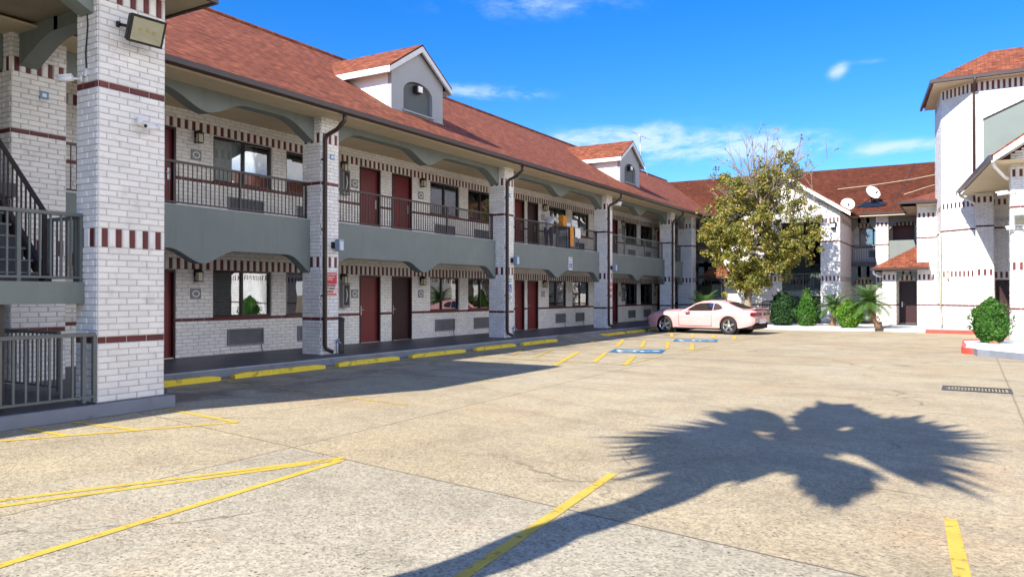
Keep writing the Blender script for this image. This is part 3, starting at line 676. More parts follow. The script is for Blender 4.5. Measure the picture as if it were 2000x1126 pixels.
for a, b in [(12.65, 13.77), (14.95, 15.95), (21.2, 22.35), (23.6, 24.7), (30.1, 31.05), (32.1, 33.0), (38.5, 39.5), (40.8, 41.8)]:
    ac_unit(T, a, b, .38, .79, LW); ac_unit(T, a, b, F2+.22, F2+.62, LW)
for u in (11.75, 16.65, 20.4, 28.95, 37.6, 42.6): lantern(T, u, 2.10, LW); lantern(T, u, 5.36, LW)
for u in (11.75, 17.2, 20.4, 28.95, 37.35, 42.6): plaque(T, u, 1.66, LW); plaque(T, u, 4.93, LW)
for u in (16.72, 37.75): cabinet(T, u, 1.62, LW); cabinet(T, u, 4.9, LW)
# upper floor slab, ceilings
mb = MB(); mb.box(-15.69, -13.92, -12, 46.2, 3.20, F2-.01); mb.build('balcony_floor', M_WALK, LW)
mb = MB(); mb.box(-15.69, -13.93, -12, 46.2, 3.15, 3.197); mb.box(-15.69, -12.92, -12, 44.2, 5.95, 5.985); mb.build('ceiling', M_CREAM, LW)
# pillars
PILL = [(6.60, 7.50), (13.62, 14.22), (22.18, 22.78), (30.70, 31.30), (39.05, 39.65)]
for a, b in PILL: brick_pillar(-14.12, -13.5, a, b, F1, 5.96, LW)
brick_pillar(-14.12, -13.32, 42.0, 42.75, F1, 5.96, LW)
BAYS = [(7.5, 13.62), (14.22, 22.18), (22.78, 30.70), (31.30, 39.05)]
TB = TX(-13.85)
for i, (a, b) in enumerate(BAYS+[(-1.0, 6.6)]):
    arch_beam(TB, a+.003, b-.003, 3.46, 2.17, 2.29, 2.585, 0., -.26, LW, .72, .75, name='balcony_panel')
    arch_beam(TX(-13.72), a+.003, b-.003, 5.953, 5.36, 5.46, 5.80, 0., -.30, LW, 1.0, .95)
    railing(TX(-13.98), a+.02, b-.02, 3.462, 4.39, LW, M_RAIL if i != 3 else M_RAILG, 0., .11 if i != 3 else .14, posts=[a+(b-a)*.33, a+(b-a)*.67])
    c = MB(); c.box(-14.13, -13.838, a+.004, b-.004, 3.462, 3.48); c.build('coping', M_KERBL, LW)
arch_beam(TB, 39.653, 41.997, 3.46, 2.17, 2.2, 2.585, 0., -.26, LW, .6, .5, name='balcony_panel', single=True)
arch_beam(TX(-13.72), 39.653, 41.997, 5.953, 5.30, 5.4, 5.80, 0., -.30, LW, .7, .5, single=True)
railing(TX(-13.98), 39.68, 41.97, 3.462, 4.39, LW, M_RAILG, 0., .12)
# roof, fascia, gutter, downspouts
EX, EZ, RX, RZ = -12.95, 6.12, -19.7, 10.2
def roof_slab(mb, quad, th=.05):
    V = [Vector(p) for p in quad]; n = (V[1]-V[0]).cross(V[2]-V[0]).normalized()
    if n.z < 0: n = -n
    k = len(V); mb.add([tuple(p) for p in V]+[tuple(p-n*th) for p in V], [list(range(k)), list(range(2*k-1, k-1, -1))]+[(i, (i+1) % k, k+(i+1) % k, k+i) for i in range(k)])
mb = MB(); roof_slab(mb, [(EX+.02, -12.5, EZ), (EX+.02, EY, EZ), (RX, 56.0, RZ), (RX, -12.5, RZ)]); roof_slab(mb, [(-26.5, -12.5, EZ), (-26.5, 60, EZ), (RX, 60, RZ), (RX, -12.5, RZ)])
roof = mb.build('roof', M_SHINGLE, LW)
mb = MB(); mb.tube([(RX, -12.5, RZ+.02), (RX, 56, RZ+.02)], .07, 6); mb.build('ridge_cap', M_SHINGLE, roof)
mb = MB(); mb.box(-12.99, -12.95, 7.68, 44.4, 5.94, 6.10); mb.build('fascia', M_CREAM, LW)
mb = MB(); mb.prism([(-12.948, 5.97), (-12.86, 5.955), (-12.80, 6.0), (-12.79, 6.115), (-12.81, 6.12), (-12.83, 6.02), (-12.88, 5.985), (-12.948, 5.99)], 7.68, 44.45); gut = mb.build('gutter', M_GUTTER, LW)
for a, b in PILL[1:]:
    mb = MB(); y = a+.07; x = -13.43
    mb.tube([(-12.88, y+.1, 5.98), (-12.90, y+.09, 5.80), (-13.1, y+.05, 5.62), (-13.38, y, 5.50), (x, y, 5.38), (x, y, .42), (x+.01, y+.03, .32), (x+.12, y+.16, .24)], .052, 8)
    for z in (1.6, 3.2, 4.9): mb.box(x-.07, x+.0, y-.075, y+.075, z, z+.035)
    mb.build('downspout', M_GUTTER, LW)
# dormers
def dormer(yc, parent):
    hw, fx, ze, zr = 1.28, -14.6, 8.37, 9.21
    zb = EZ+.605*(EX-fx)-.05
    d = MB(TX(fx)); N = 10
    # front wall with an arched niche: left, right, below, above
    nw, nz0, nzs = .72, zb+.14, 7.80
    arcp = [(yc+nw*cos(pi-pi*i/N), nzs+.36*sin(pi*i/N)) for i in range(N+1)]
    d.box(yc-hw, yc-nw, -.14, 0, zb-.3, ze); d.box(yc+nw, yc+hw, -.14, 0, zb-.3, ze); d.box(yc-nw, yc+nw, -.14, 0, zb-.3, nz0)
    d.strip([(u, ze) for u, z in arcp], arcp, 0, -.14)
    d.prism([(yc-hw, ze), (yc+hw, ze), (yc, zr-.06)], 0, -.14)
    w = d.build('dormer', M_STUCCOL, parent)
    b = MB(TX(fx)); b.box(yc-nw, yc+nw, -.13, -.11, nz0, nzs); b.prism(arcp, -.11, -.13); b.build('niche', M_DORM_IN, w)
    s = MB(TX(fx)); s.box(yc-nw-.05, yc+nw+.05, -.1, .06, nz0-.05, nz0-.002); s.box(yc-hw-.02, yc-nw, 0.001, .03, zb-.06, zb+.06); s.box(yc+nw, yc+hw+.02, 0.001, .03, zb-.06, zb+.06); s.build('sill', M_STUCCOL, w)
    f = MB(TX(fx)); f.box(yc-.14, yc+.14, -.1, .06, 7.83, 8.06, 0, .02); f.build('light_housing', M_FRAME, w); g = MB(TX(fx)); g.box(yc-.10, yc+.10, .061, .10, 7.85, 8.04, 0, .01); g.build('lens', M_WHITE, w)
    xb = -17.2
    for yy in (yc-hw, yc+hw): c = MB(); c.box(xb, fx-.14, yy-.05 if yy > yc else yy, yy if yy > yc else yy+.05, zb-.3, ze); c.build('cheek', M_TRIM, w)
    oh, fo = .29, .17; sl = (zr-ze)/hw; zo = ze-oh*sl+.02
    r = MB()
    for sg in (-1, 1):
        roof_slab(r, [(fx+fo, yc+sg*(hw+oh), zo+.12), (fx+fo, yc, zr+.12), (RX+.4, yc, zr+.12), (-16.9, yc+sg*(hw+oh), zo+.12)], .05)
    r.build('dormer_roof', M_SHINGLE, w)
    t = MB(TX(fx+fo))
    for sg in (-1, 1):
        A = [(yc+sg*(hw+oh), zo-.10), (yc+sg*(hw+oh), zo+.09), (yc, zr+.09), (yc, zr-.12)]; t.prism(A, .0, -.06)
        t.box(yc+sg*(hw+oh)-.03, yc+sg*(hw+oh)+.03, -2.75, -.062, zo-.10, zo+.085)
        t.add([(yc+sg*(hw+oh)-.03*sg, -2.7, zo-.07), (yc+sg*(hw+oh)-.03*sg, -.065, zo-.07), (yc+sg*hw, -.065, zo-.03), (yc+sg*hw, -2.7, zo-.03)], [(0, 1, 2, 3)])
        t.add([(yc+sg*(hw+oh), -.065, zo+.0), (yc, -.065, zr+.0), (yc, -fo, zr+.0), (yc+sg*(hw+oh), -fo, zo+.0)], [(0, 1, 2, 3)])
    t.build('trim', mat('dormer trim paint', (.58, .59, .60), .5, .05, 3), w)
dormer(18.86, LW); dormer(36.1, LW)

# ================================================================== STAIR PORTICO (left)
SP = thing('stair_portico', 'white brick stair portico with grey railings at the left edge', 'building', (-11.5, 4, 0))
P1B = [(.98, 1.07, 'belt'), (2.29, 2.55, 'sol'), (4.46, 4.55, 'belt'), (5.66, 5.93, 'sol')]
brick_pillar(-10.62, -10.12, 6.05, 7.05, .18, 6.10, SP, P1B)
mb = MB(); mb.zprism([(-12.6, -4), (-10.0, -4), (-10.0, 7.12), (-10.75, 7.12), (-10.75, 7.55), (-12.6, 7.55)], 0., .176); mb.build('plinth', M_WALK, SP)
mb = MB(); mb.box(-10.06, -9.98, -4, 7.14, 0., .18, 0, .01); mb.box(-10.7, -10.06, 7.06, 7.14, 0., .18); mb.build('plinth_kerb', M_KERB, SP)
# roof: soffit slab, fascia and hipped shingles
out = [(-9.75, 2.7), (-9.75, 7.62), (-14.5, 7.62), (-14.5, -6), (-11.25, -6), (-11.25, -.9)]
mb = MB(); mb.zprism(out, 6.05, 6.09); mb.build('soffit', mat('shade darkened soffit paint', (.30, .255, .18), .8, .15, 2), SP)  # soffit paint darkened in colour to stand for the portico's shade
mb = MB(); mb.box(-14.5, -9.72, 7.62, 7.67, 6.02, 6.20); mb.box(-9.75, -9.70, 2.7, 7.62, 6.02, 6.20); mb.build('fascia', M_GUTTER, SP)
mb = MB(); pk = (-13.2, 2.6, 7.6); o2 = [(-9.7, 2.7), (-9.7, 7.68), (-17, 7.68), (-17, -6), (-11.22, -6), (-11.22, -.92)]
for p, q in zip(o2, o2[1:]+o2[:1]): mb.add([(*p, 6.2), (*q, 6.2), pk], [(0, 1, 2)])
mb.build('roof', M_SHINGLE, SP)
mb = MB(TPY(-2.1)); brick_face(mb, -15.6, -11.4, .18, 6.04, bands=PILB); mb.T = TNY(-2.3); brick_face(mb, -15.6, -11.4, .18, 6.04, bands=PILB); mb.T = TX(-11.4); mb.box(-2.3, -2.1, -.2, 0, .18, 6.04, 2); mb.build('added_shade_wall', BR, SP, recalc=False)  # unseen wall, added to keep south light out of the portico
arch_beam(TNY(6.72), -13.497, -10.625, 6.045, 5.42, 5.4, 5.83, 0., -.30, SP, 1.1, .4, single=True)
arch_beam(TX(-10.22), 2.75, 6.045, 6.045, 5.46, 5.5, 5.85, 0., -.30, SP, 1.0, .9)
mb = MB(); mb.T = TNY(6.62)
# landing and stairs
mb = MB(); mb.box(-11.3, -10.55, .2, 6.04, 1.55, 1.80); mb.box(-10.55, -10.40, .2, 6.04, 1.52, 1.815); mb.build('landing', M_STUCCO, SP)
mb = MB()
for i in range(9):
    x = -11.3-.20*i; mb.box(x-.22, x, 4.0, 5.90, 1.80+.181*i-.16, 1.80+.181*(i+1)-.05)
mb.build('stair_flight', M_WALK, SP)
mb = MB()
for i in range(9):
    x = -11.3-.20*i; mb.box(x-.23, x+.025, 3.98, 5.92, 1.80+.181*(i+1)-.049, 1.80+.181*(i+1)-.02)
mb.build('stair_treads', M_STUCCO, SP)
mb = MB(); mb.box(-13.93, -13.1, 3.9, 6.5, 3.2, F2-.012); mb.build('upper_landing', M_WALK, SP)
for yy in (5.98, 3.97):
    mb = MB(TNY(yy)); mb.prism([(-11.2, 1.62), (-11.2, 1.92), (-13.1, 3.62), (-13.1, 3.30)], .0, -.05); mb.build('stringer', M_RAIL, SP)
    railing(lambda u, n, z, yy=yy: (-11.25-u, yy-.03+n, z), 0., 1.85, 1.92, 2.84, SP, M_RAIL, 0., .12, slope=.90, name='stair_railing', bar=.02)
railing(TX(-10.47), .25, 6.02, 1.80, 2.75, SP, M_RAILG, 0., .135, posts=[5.2, 3.6, 2.0], bar=.022, top=.07)
railing(TNY(6.0), -11.25, -10.55, 1.80, 2.72, SP, M_RAILG, 0., .125, bar=.02, name='landing_railing')
railing(TX(-10.14), -.55, 6.02, .20, 1.13, SP, M_RAILG, 0., .145, posts=[5.9], bar=.026, top=.08, name='ground_railing')
railing(TNY(6.35), -13.4, -11.6, .20, 1.1, SP, M_RAILG, 0., .12, bar=.02, name='ground_railing')
for y in (4.95, 2.5): 
    mb = MB(); mb.box(-10.62, -10.50, y, y+.12, .18, 1.52); mb.build('post', M_RAIL, SP)

# ================================================================== FAR WING
FW = thing('far_wing', 'far wing of the motel with gabled stair bay, recessed balcony and red roof', 'building', (-7, 42.6, 0))
FB = shiftb(PILB, .03); FY = 42.6; T = TNY(FY); rak = lambda u: 8.02-.655*abs(u+8.6)-.12
mb = MB(T)
brick_face(mb, -11.85, -8.65, .1, 5.9, bands=FB)
brick_face(mb, -11.85, -5.35, 5.9, 8.0, topf=rak, mortar=False)
mb.prism([(-11.85, 5.9), (-5.35, 5.9), (-8.6, 7.98)], -.001, -.2, 2)
brick_face(mb, -8.65, -6.65, 5.45, 5.9); mb.box(-8.65, -6.65, -.35, -.01, 5.45, 5.9, 2)
mb.box(-11.85, -8.65, -.3, -.01, .1, 5.9, 2)
mb.T = TX(-8.65); brick_face(mb, FY, FY+.3, .1, 5.45, bands=FB)
mb.build('gable_wall', BR, FW, recalc=False)
brick_pillar(-6.65, -5.72, FY+.01, FY+.8, .1, 5.89, FW, FB)
mb = MB(TX(-5.72)); brick_face(mb, FY+.85, 48.4, .1, 5.9, bands=FB); mb.build('side_wall', BR, FW, recalc=False)
mb = MB(T)
for sg in (-1, 1):
    a = -8.6+sg*3.45; mb.prism([(a, 5.62), (a, 5.84), (-8.6, 8.12), (-8.6, 7.86)], .52, .47); mb.add([(a, .47, 5.68), (-8.6, .47, 7.92), (-8.6, -.01, 7.92), (a, -.01, 5.68)], [(0, 1, 2, 3)])
mb.build('rake_board', M_TRIM, FW)
GR = MB()
for sg in (-1, 1): roof_slab(GR, [(-8.6+sg*3.55, 42.05, 5.82), (-8.6, 42.05, 8.16), (-8.6, 52.5, 8.16), (-8.6+sg*3.55, 46.9, 5.82)], .05)
FZ = 6.12
def fz(y): return FZ+.415*(y-46.4)
roof_slab(GR, [(-12.95, 46.4, FZ), (-1.9, 46.4, FZ), (6, 46.4, FZ), (6, 56, fz(56)), (RX, 56, fz(56)), (-19.7, 46.4, FZ)], .05)
roof_slab(GR, [(-12.97, 42.3, 6.10), (-11.2, 42.3, 6.10), (-11.2, 47, 6.3), (-12.97, 47, 6.3)], .05)
roof_slab(GR, [(-20, 66, FZ), (6, 66, FZ), (6, 56, fz(56)), (-20, 56, fz(56))], .05)
# projecting block roof (hip that runs back into the main slope)
roof_slab(GR, [(-2.85, 42.0, 6.16), (4, 42.0, 6.16), (4, 49.5, 7.7), (-.6, 49.5, 7.7)], .05); roof_slab(GR, [(-2.85, 42.0, 6.16), (-.6, 49.5, 7.7), (-2.85, 47.0, 6.22)], .05)
groof = GR.build('roof', M_SHINGLE, FW)
mb = MB(); mb.prism([(46.4, 5.99), (46.31, 5.98), (46.25, 6.02), (46.24, 6.14), (46.4, 6.14)], 0, 1); 
gt = MB(lambda u, n, z: (u, n, z))
gt.box(-5.35, -2.87, 46.26, 46.40, 6.0, 6.13, 0, .02); gt.box(-2.87, 3.5, 41.86, 42.0, 6.03, 6.17, 0, .02); gt.box(-2.99, -2.86, 41.9, 46.25, 6.03, 6.17, 0, .02); gt.build('gutter', M_GUTTER, FW)
mb = MB(); mb.box(-12.8, -11.2, 42.2, 42.3, 5.98, 6.1); mb.build('eave_gutter', M_GUTTER, FW)
mb = MB(); mb.box(-5.7, -2.3, 46.3, 48.4, 5.93, 5.97); mb.box(-2.85, 3.5, 42.0, 42.68, 5.98, 6.02); mb.box(-2.85, -2.2, 42.0, 46.3, 5.98, 6.02); mb.build('eave_soffit', M_CREAM, FW); mb = MB(); mb.box(-15.7, -11.86, 44.21, 48.39, 5.955, 5.99); mb.build('soffit', M_CREAM, FW)
# ridge cables on the roof
mb = MB()
def rp(x, y, dz=.03): return (x, y, fz(y)+dz)
mb.tube([rp(-7, 51.2), rp(-5, 51.6), rp(-2.9, 52.3), rp(-1.3, 53.2), rp(.3, 53.8)], .018, 5); mb.tube([rp(-3.2, 49.3), rp(-2, 50.6), rp(-.9, 51.5), rp(.2, 51.9)], .016, 5); mb.build('conduit', M_CREAM, groof)
mb = MB(); mb.tube([rp(-3.0, 55.9), rp(-3.1, 54), rp(-3.35, 51), rp(-3.55, 48.9), rp(-3.75, 48.3), rp(-3.6, 47.6), rp(-3.45, 46.6)], .02, 5); mb.build('cable', M_GUTTER, groof)
# recess: back wall, window, doors, pillar, panels
BY = 48.4; TBk = TNY(BY)
fo = [(-5.45, -4.05, 4.42, 5.45), (-3.7, -2.62, 3.45, 5.5), (-5.3, -3.4, 1.1, 2.25)]
mb = MB(TBk); brick_face(mb, -15.7, -2.2, .1, 5.95, fo+[(-8.2, -7.3, 3.45, 5.5), (-12.9, -12.1, 3.45, 5.5), (-13.0, -12.1, .1, 2.2)], WALLB); mb.build('recess_wall', BR, FW, recalc=False)
win(TBk, *fo[0], FW, 'dark', .52, .3); win(TBk, *fo[2], FW, 'dark', .5, .4); door(TBk, *fo[1], FW); door(TBk, -8.2, -7.3, 3.45, 5.5, FW, M_DOORD); door(TBk, -12.9, -12.1, 3.45, 5.5, FW, M_DOORD); door(TBk, -13., -12.1, .1, 2.2, FW, M_DOORD)
ac_unit(TBk, -4.95, -4.35, 3.75, 4.15, FW)
brick_pillar(-4.44, -3.82, 46.9, 47.5, .1, 5.93, FW, FB)
TF = TNY(47.05)
for a, b in ((-5.71, -4.445), (-3.815, -2.25)):
    arch_beam(TF, a, b, 5.925, 5.2, 5.3, 5.62, 0., -.28, FW, .45, .3, single=True); arch_beam(TF, a, b, 3.46, 2.15, 2.3, 2.62, 0., -.28, FW, .45, .3, name='balcony_panel', single=True)
railing(TNY(47.15), -5.68, -4.46, 3.46, 4.4, FW, M_RAILG, 0., .12)
mb = MB(TF); mb.box(-3.81, -2.26, -.1, .02, 3.3, 4.6); mb.build('stair_parapet', M_STUCCO, FW)
mb = MB(); mb.box(-15.6, -2.3, 47.0, 48.39, 3.2, 3.42); mb.box(-15.6, -11.9, 43.2, 47.0, 3.2, 3.42); mb.build('balcony_floor', M_WALK, FW)
# left recess between the long wing and the gable
arch_beam(TNY(43.2), -13.3, -11.86, 5.94, 5.25, 5.3, 5.65, 0., -.3, FW, .5, .4, single=True); arch_beam(TNY(43.2), -13.3, -11.86, 3.5, 2.15, 2.3, 2.6, 0., -.3, FW, .5, .4, name='balcony_panel', single=True)
mb = MB(TNX(-11.86)); brick_face(mb, FY, 48.3, .1, 5.9, bands=FB); mb.build('return_wall', BR, FW, recalc=False)
mb = MB(); mb.box(-12.42, -11.87, 42.75, 42.9, .1, 2.2); mb.build('screen_wall', M_STUCCO, FW)
mb = MB(); roof_slab(mb, [(-12.75, 41.6, 2.62), (-11.2, 41.6, 2.62), (-11.86, 42.6, 3.55)]); roof_slab(mb, [(-12.75, 41.6, 2.62), (-11.86, 42.6, 3.55), (-11.86, 44.6, 3.55), (-12.75, 44.6, 2.62)]); roof_slab(mb, [(-11.2, 41.6, 2.62), (-11.86, 42.6, 3.55), (-11.2, 42.6, 2.62)])
mb.build('porch_roof', M_SHINGLE, FW)
mb = MB(); mb.box(-12.78, -11.17, 41.52, 41.6, 2.5, 2.62); mb.tube([(-11.75, 41.7, 2.5), (-11.72, 42.4, 2.2), (-11.7, 42.5, 2.0), (-11.7, 42.5, .15)], .05, 6); mb.build('porch_gutter', M_GUTTER, FW)
# stair bay inside the gable
mb = MB(); mb.box(-8.6, -6.66, 43.0, 44.6, 1.58, 1.80); mb.box(-8.6, -6.66, 42.9, 43.0, 1.55, 1.82); mb.build('landing', M_STUCCO, FW)
railing(TNY(42.95), -8.6, -6.68, 1.80, 2.75, FW, M_RAILG, 0., .125, posts=[-7.6], bar=.02)
for i in range(9):
    pass
mb = MB()
for i in range(9): y = 44.6+.28*i; mb.box(-7.7, -6.7, y, y+.3, 1.8+.18*i-.04, 1.8+.18*(i+1)-.03)
mb.build('stair_flight', M_STUCCO, FW)
mb = MB(TNY(46.6)); mb.box(-8.64, -7.75, -.2, 0, 2.75, 3.5); mb.build('balcony_panel', M_STUCCO, FW); railing(TNY(46.65), -8.6, -7.75, 3.5, 4.4, FW, M_RAIL, 0., .12)
for x in (-8.5, -7.65): mb = MB(); mb.box(x-.05, x+.05, 42.95, 43.05, .1, 1.56); mb.build('post', M_RAILG, FW)
# projecting white block and little entry porch
mb = MB(TNY(42.68)); brick_face(mb, -2.2, -1.0, .13, 6.0, bands=shiftb(PILB, .06)); mb.T = TNX(-2.2); brick_face(mb, 42.68, 48.3, .13, 6.0, bands=shiftb(PILB, .06)); mb.T = TX(-1.0); mb.box(42.68, 48, -.2, 0, .1, 6.0, 0)
mb.build('block_wall', BR, FW, recalc=False)
brick_pillar(-3.76, -3.14, 42.72, 43.3, .13, 2.78, FW, shiftb(PILB, .06))
arch_beam(TNY(42.85), -3.135, -2.205, 2.80, 2.28, 2.3, 2.62, 0., -.25, FW, .30, .2, single=True)
mb = MB(TNY(44.2)); brick_face(mb, -3.7, -2.21, .13, 2.9, [(-3.1, -2.28, .14, 2.3)], shiftb(PILB, .06)); mb.build('entry_wall', BR, FW, recalc=False)
door(TNY(44.2), -3.1, -2.28, .14, 2.3, FW, M_DOORD)
mb = MB(); mb.box(-3.76, -2.21, 42.75, 46.5, 2.80, 2.83); mb.build('porch_ceiling', M_CREAM, FW)
mb = MB(); roof_slab(mb, [(-4.16, 42.05, 2.95), (-1.68, 42.05, 2.95), (-1.68, 42.68, 3.22), (-2.2, 42.68, 3.22), (-2.25, 43.9, 4.1)]); roof_slab(mb, [(-4.16, 42.05, 2.95), (-2.25, 43.9, 4.1), (-2.25, 46.9, 4.1), (-4.16, 46.9, 2.95)]); mb.build('porch_roof', M_SHINGLE, FW)
mb = MB(); mb.box(-4.22, -1.66, 41.97, 42.05, 2.83, 2.95, 0, .015); mb.box(-4.24, -4.16, 42.05, 46.9, 2.83, 2.95); mb.build('porch_gutter', M_GUTTER, FW)
mb = MB(); mb.tube([(-4.12, 42.08, 2.84), (-4.1, 42.3, 2.66), (-3.95, 42.66, 2.56), (-3.8, 42.66, 2.54)], .05, 6); mb.build('downspout', M_TRIM, FW)
mb = MB(); mb.box(-13, 4, 56.5, 57, 0, 6); mb.build('rear_wall', M_BRICK, FW)

# ================================================================== TOWER
TW = thing('tower_building', 'tall white brick corner tower with hipped red roof on the right', 'building', (0, 40, 0))
A, B, Cc, Dd = (-1.05, 39.5), (.2, 38.43), (8., 38.43), (-1.42, 43.2)
tb = shiftb(PILB, .10)+[(10.34, 10.72, 'sol')]
mb = MB(TD(A, B)); L = hypot(B[0]-A[0], B[1]-A[1]); brick_face(mb, 0, L, .13, 10.78, bands=tb)
mb.T = TNY(B[1]); brick_face(mb, B[0], Cc[0], .13, 10.78, bands=[b for b in tb if b[0] > 10 or b[0] < 6])
mb.T = TD(Dd, A); L2 = hypot(A[0]-Dd[0], A[1]-Dd[1]); brick_face(mb, 0, L2, .13, 10.78, bands=tb)
mb.T = lambda a, b, c: (a, b, c); mb.box(-.9, 8, 42.9, 43.1, .1, 10.78)
mb.build('tower_wall', BR, TW, recalc=False)
E1, E0, E2, E3 = (-1.29, 37.9), (-1.90, 42.9), (8.6, 37.9), (8.6, 43.6); zt = 10.95
mb = MB(); mb.add([(*E1, 10.78), (*E2, 10.78), (*E3, 10.78), (-1.9, 43.4, 10.78)], [(0, 1, 2, 3)]); mb.build('soffit', M_CREAM, TW)
mb = MB(); R1, R2 = (.85, 40.2, 12.45), (6.4, 40.2, 12.45)
roof_slab(mb, [(*E1, zt), (*E2, zt), R2, R1]); roof_slab(mb, [(*E1, zt), R1, (-1.95, 43.4, zt)]); roof_slab(mb, [(-1.95, 43.4, zt), R1, R2, (*E3, zt)]); roof_slab(mb, [(*E2, zt), (*E3, zt), R2]); mb.build('roof', M_SHINGLE, TW)
mb = MB(); mb.box(E1[0]-.02, 8.6, 37.80, 37.9, 10.77, 10.94, 0, .015)
mb.add([(-1.31, 37.8, 10.77), (-1.99, 43.4, 10.77), (-1.99, 43.4, 10.93), (-1.31, 37.8, 10.93), (-1.41, 37.8, 10.77), (-2.09, 43.4, 10.77), (-2.09, 43.4, 10.93), (-1.41, 37.8, 10.93)], [(0, 1, 2, 3), (4, 5, 6, 7), (0, 1, 5, 4), (3, 2, 6, 7), (0, 3, 7, 4), (1, 2, 6, 5)])
mb.build('gutter', M_GUTTER, TW)
mb = MB(); mb.tube([(.25, 37.85, 10.8), (.22, 37.95, 10.6), (.2, 38.34, 10.4), (.2, 38.36, 10.2), (.2, 38.36, 5.5)], .055, 6); mb.build('downspout', M_GUTTER, TW)
mb = MB(TNY(38.35)); mb.prism([(.55, 6.5), (.55, 9.03), (4.2, 10.63), (4.2, 6.5)], 0, .10); pp = mb.build('stair_parapet', mat('sage stucco', (.175, .21, .195), .8, .06, 1.2, .3, 90.), TW)
mb = MB(TNY(38.35)); mb.prism([(.53, 9.03), (.53, 9.10), (4.2, 10.71), (4.2, 10.63)], -.02, .13); mb.build('coping', M_FRAME, pp)
mb = MB(); mb.tube([(-1.12, 39.35, 4.4), (-1.1, 39.3, 2.4), (-1.1, 39.3, .95)], .03, 6); mb.box(-1.16, -1.04, 39.22, 39.34, .3, .75); mb.tube([(-.85, 39.22, 2.6), (-.8, 39.18, 2.3)], .05, 6); mb.build('conduit', M_CREAM, TW)

# ================================================================== RIGHT GABLED PORCH
PB = thing('office_building', 'white brick gabled porch building at the right edge of the lot', 'building', (2.5, 31, 0))
pb = shiftb(PILB, .12)
brick_pillar(1.16, 2.9, 29.7, 30.5, .13, 5.95, PB, pb)
mb = MB(TNY(29.7)); rk = lambda u: 6.02+.70*(u-.66)-.1 if u < 4.2 else 6.02+.70*(7.74-u)-.1
brick_face(mb, 1.16, 7.2, 5.95, 8.6, topf=rk, mortar=False); mb.prism([(1.16, 5.95), (7.2, 5.95), (4.2, 8.25)], -.001, -.25, 2); brick_face(mb, 2.9, 7.2, .13, 5.95, bands=pb)
mb.build('gable_wall', BR, PB, recalc=False)
mb = MB(TNY(28.62)); mb.prism([(.62, 5.80), (.62, 6.00), (4.2, 8.50), (4.2, 8.2)], 0, .05); mb.prism([(7.78, 5.80), (7.78, 6.00), (4.2, 8.50), (4.2, 8.2)], 0, .05); mb.add([(.66, -.001, 5.86), (4.2, -.001, 8.3), (4.2, -1.08, 8.3), (.66, -1.08, 5.86)], [(0, 1, 2, 3)]); mb.build('rake_board', M_TRIM, PB)
mb = MB(); roof_slab(mb, [(.60, 28.55, 6.03), (4.2, 28.55, 8.55), (4.2, 38.3, 8.55), (-.40, 38.3, 6.03)]); roof_slab(mb, [(7.8, 28.55, 6.03), (4.2, 28.55, 8.55), (4.2, 38.3, 8.55), (7.8, 38.3, 6.03)]); mb.build('roof', M_SHINGLE, PB)
mb = MB(); mb.add([(.66, 28.6, 5.86), (1.8, 28.6, 5.86), (1.8, 38.3, 5.86), (-.36, 38.3, 5.86)], [(0, 1, 2, 3)]); mb.build('soffit', M_CREAM, PB)
mb = MB(); P = [(.66, 28.55), (.54, 28.55), (-.48, 38.0), (-.36, 38.0)]; mb.zprism(P, 5.88, 6.04); mb.build('gutter', M_GUTTER, PB)
mb = MB(); mb.tube([(.64, 28.7, 5.88), (.7, 28.9, 5.72), (1.0, 29.6, 5.45), (1.1, 29.66, 5.38)], .055, 6); mb.build('downspout', M_TRIM, PB)
mb = MB(); mb.tube([(-.38, 37.2, 5.88), (-.3, 37.3, 5.75), (.1, 37.3, 5.5), (.22, 37.26, 5.4)], .05, 6); mb.build('rear_downspout', M_TRIM, PB)
brick_pillar(.25, .88, 37.3, 37.9, .13, 5.85, PB, pb)
mb = MB(TNY(39.2)); mb.T = TNY(38.2); brick_face(mb, .88, 2.2, 2.25, 4.75, bands=shiftb(WALLB, .1)); mb.build('recess_wall', BR, PB, recalc=False)
mb = MB(TNY(38.2)); brick_face(mb, .88, 2.2, .13, 2.25, [(.95, 1.9, .14, 2.25)]); mb.build('entry_wall', BR, PB, recalc=False); door(TNY(38.2), .95, 1.9, .14, 2.25, PB, M_DOORD)
mb = MB(TNX(1.45)); mb.strip([(30.5, 5.84), (32, 5.84), (34.5, 5.84), (37.3, 5.84)], [(30.5, 4.9), (32, 5.3), (34.5, 5.3), (37.3, 4.7)], 0, -.25); mb.build('arched_beam', M_STUCCO, PB)
mb = MB(TNX(1.6)); brick_face(mb, 30.5, 38.2, .13, 4.75, [(31.5, 36.6, .13, 2.4)], bands=shiftb(WALLB, .1)); mb.build('side_wall', BR, PB, recalc=False)
mb = MB(TNX(1.5)); mb.box(30.5, 36.8, .0, -.1, 4.75, 5.2); mb.build('side_panel', M_STUCCO, PB)
# the wing that carries on towards the viewer, out of frame (seen only in the window panes)
mb = MB(TNX(15.0)); brick_face(mb, -8, 29.6, .1, 5.9, [(a, a+2.2, .9, 2.2) for a in range(-6, 28, 5)]+[(a, a+2.2, 4.2, 5.4) for a in range(-6, 28, 5)], WALLB); mb.box(-8, 29.6, -.3, -.2, 0, 5.9, 2); mb.T = TNY(-8); brick_face(mb, 15, 22, .1, 5.9, bands=WALLB); mb.build('side_wing_wall', BR, PB, recalc=False)
mb = MB(); roof_slab(mb, [(14.4, -9, 5.95), (14.4, 29, 5.95), (19, 29, 8.3), (19, -9, 8.3)]); mb.build('side_wing_roof', M_SHINGLE, PB)

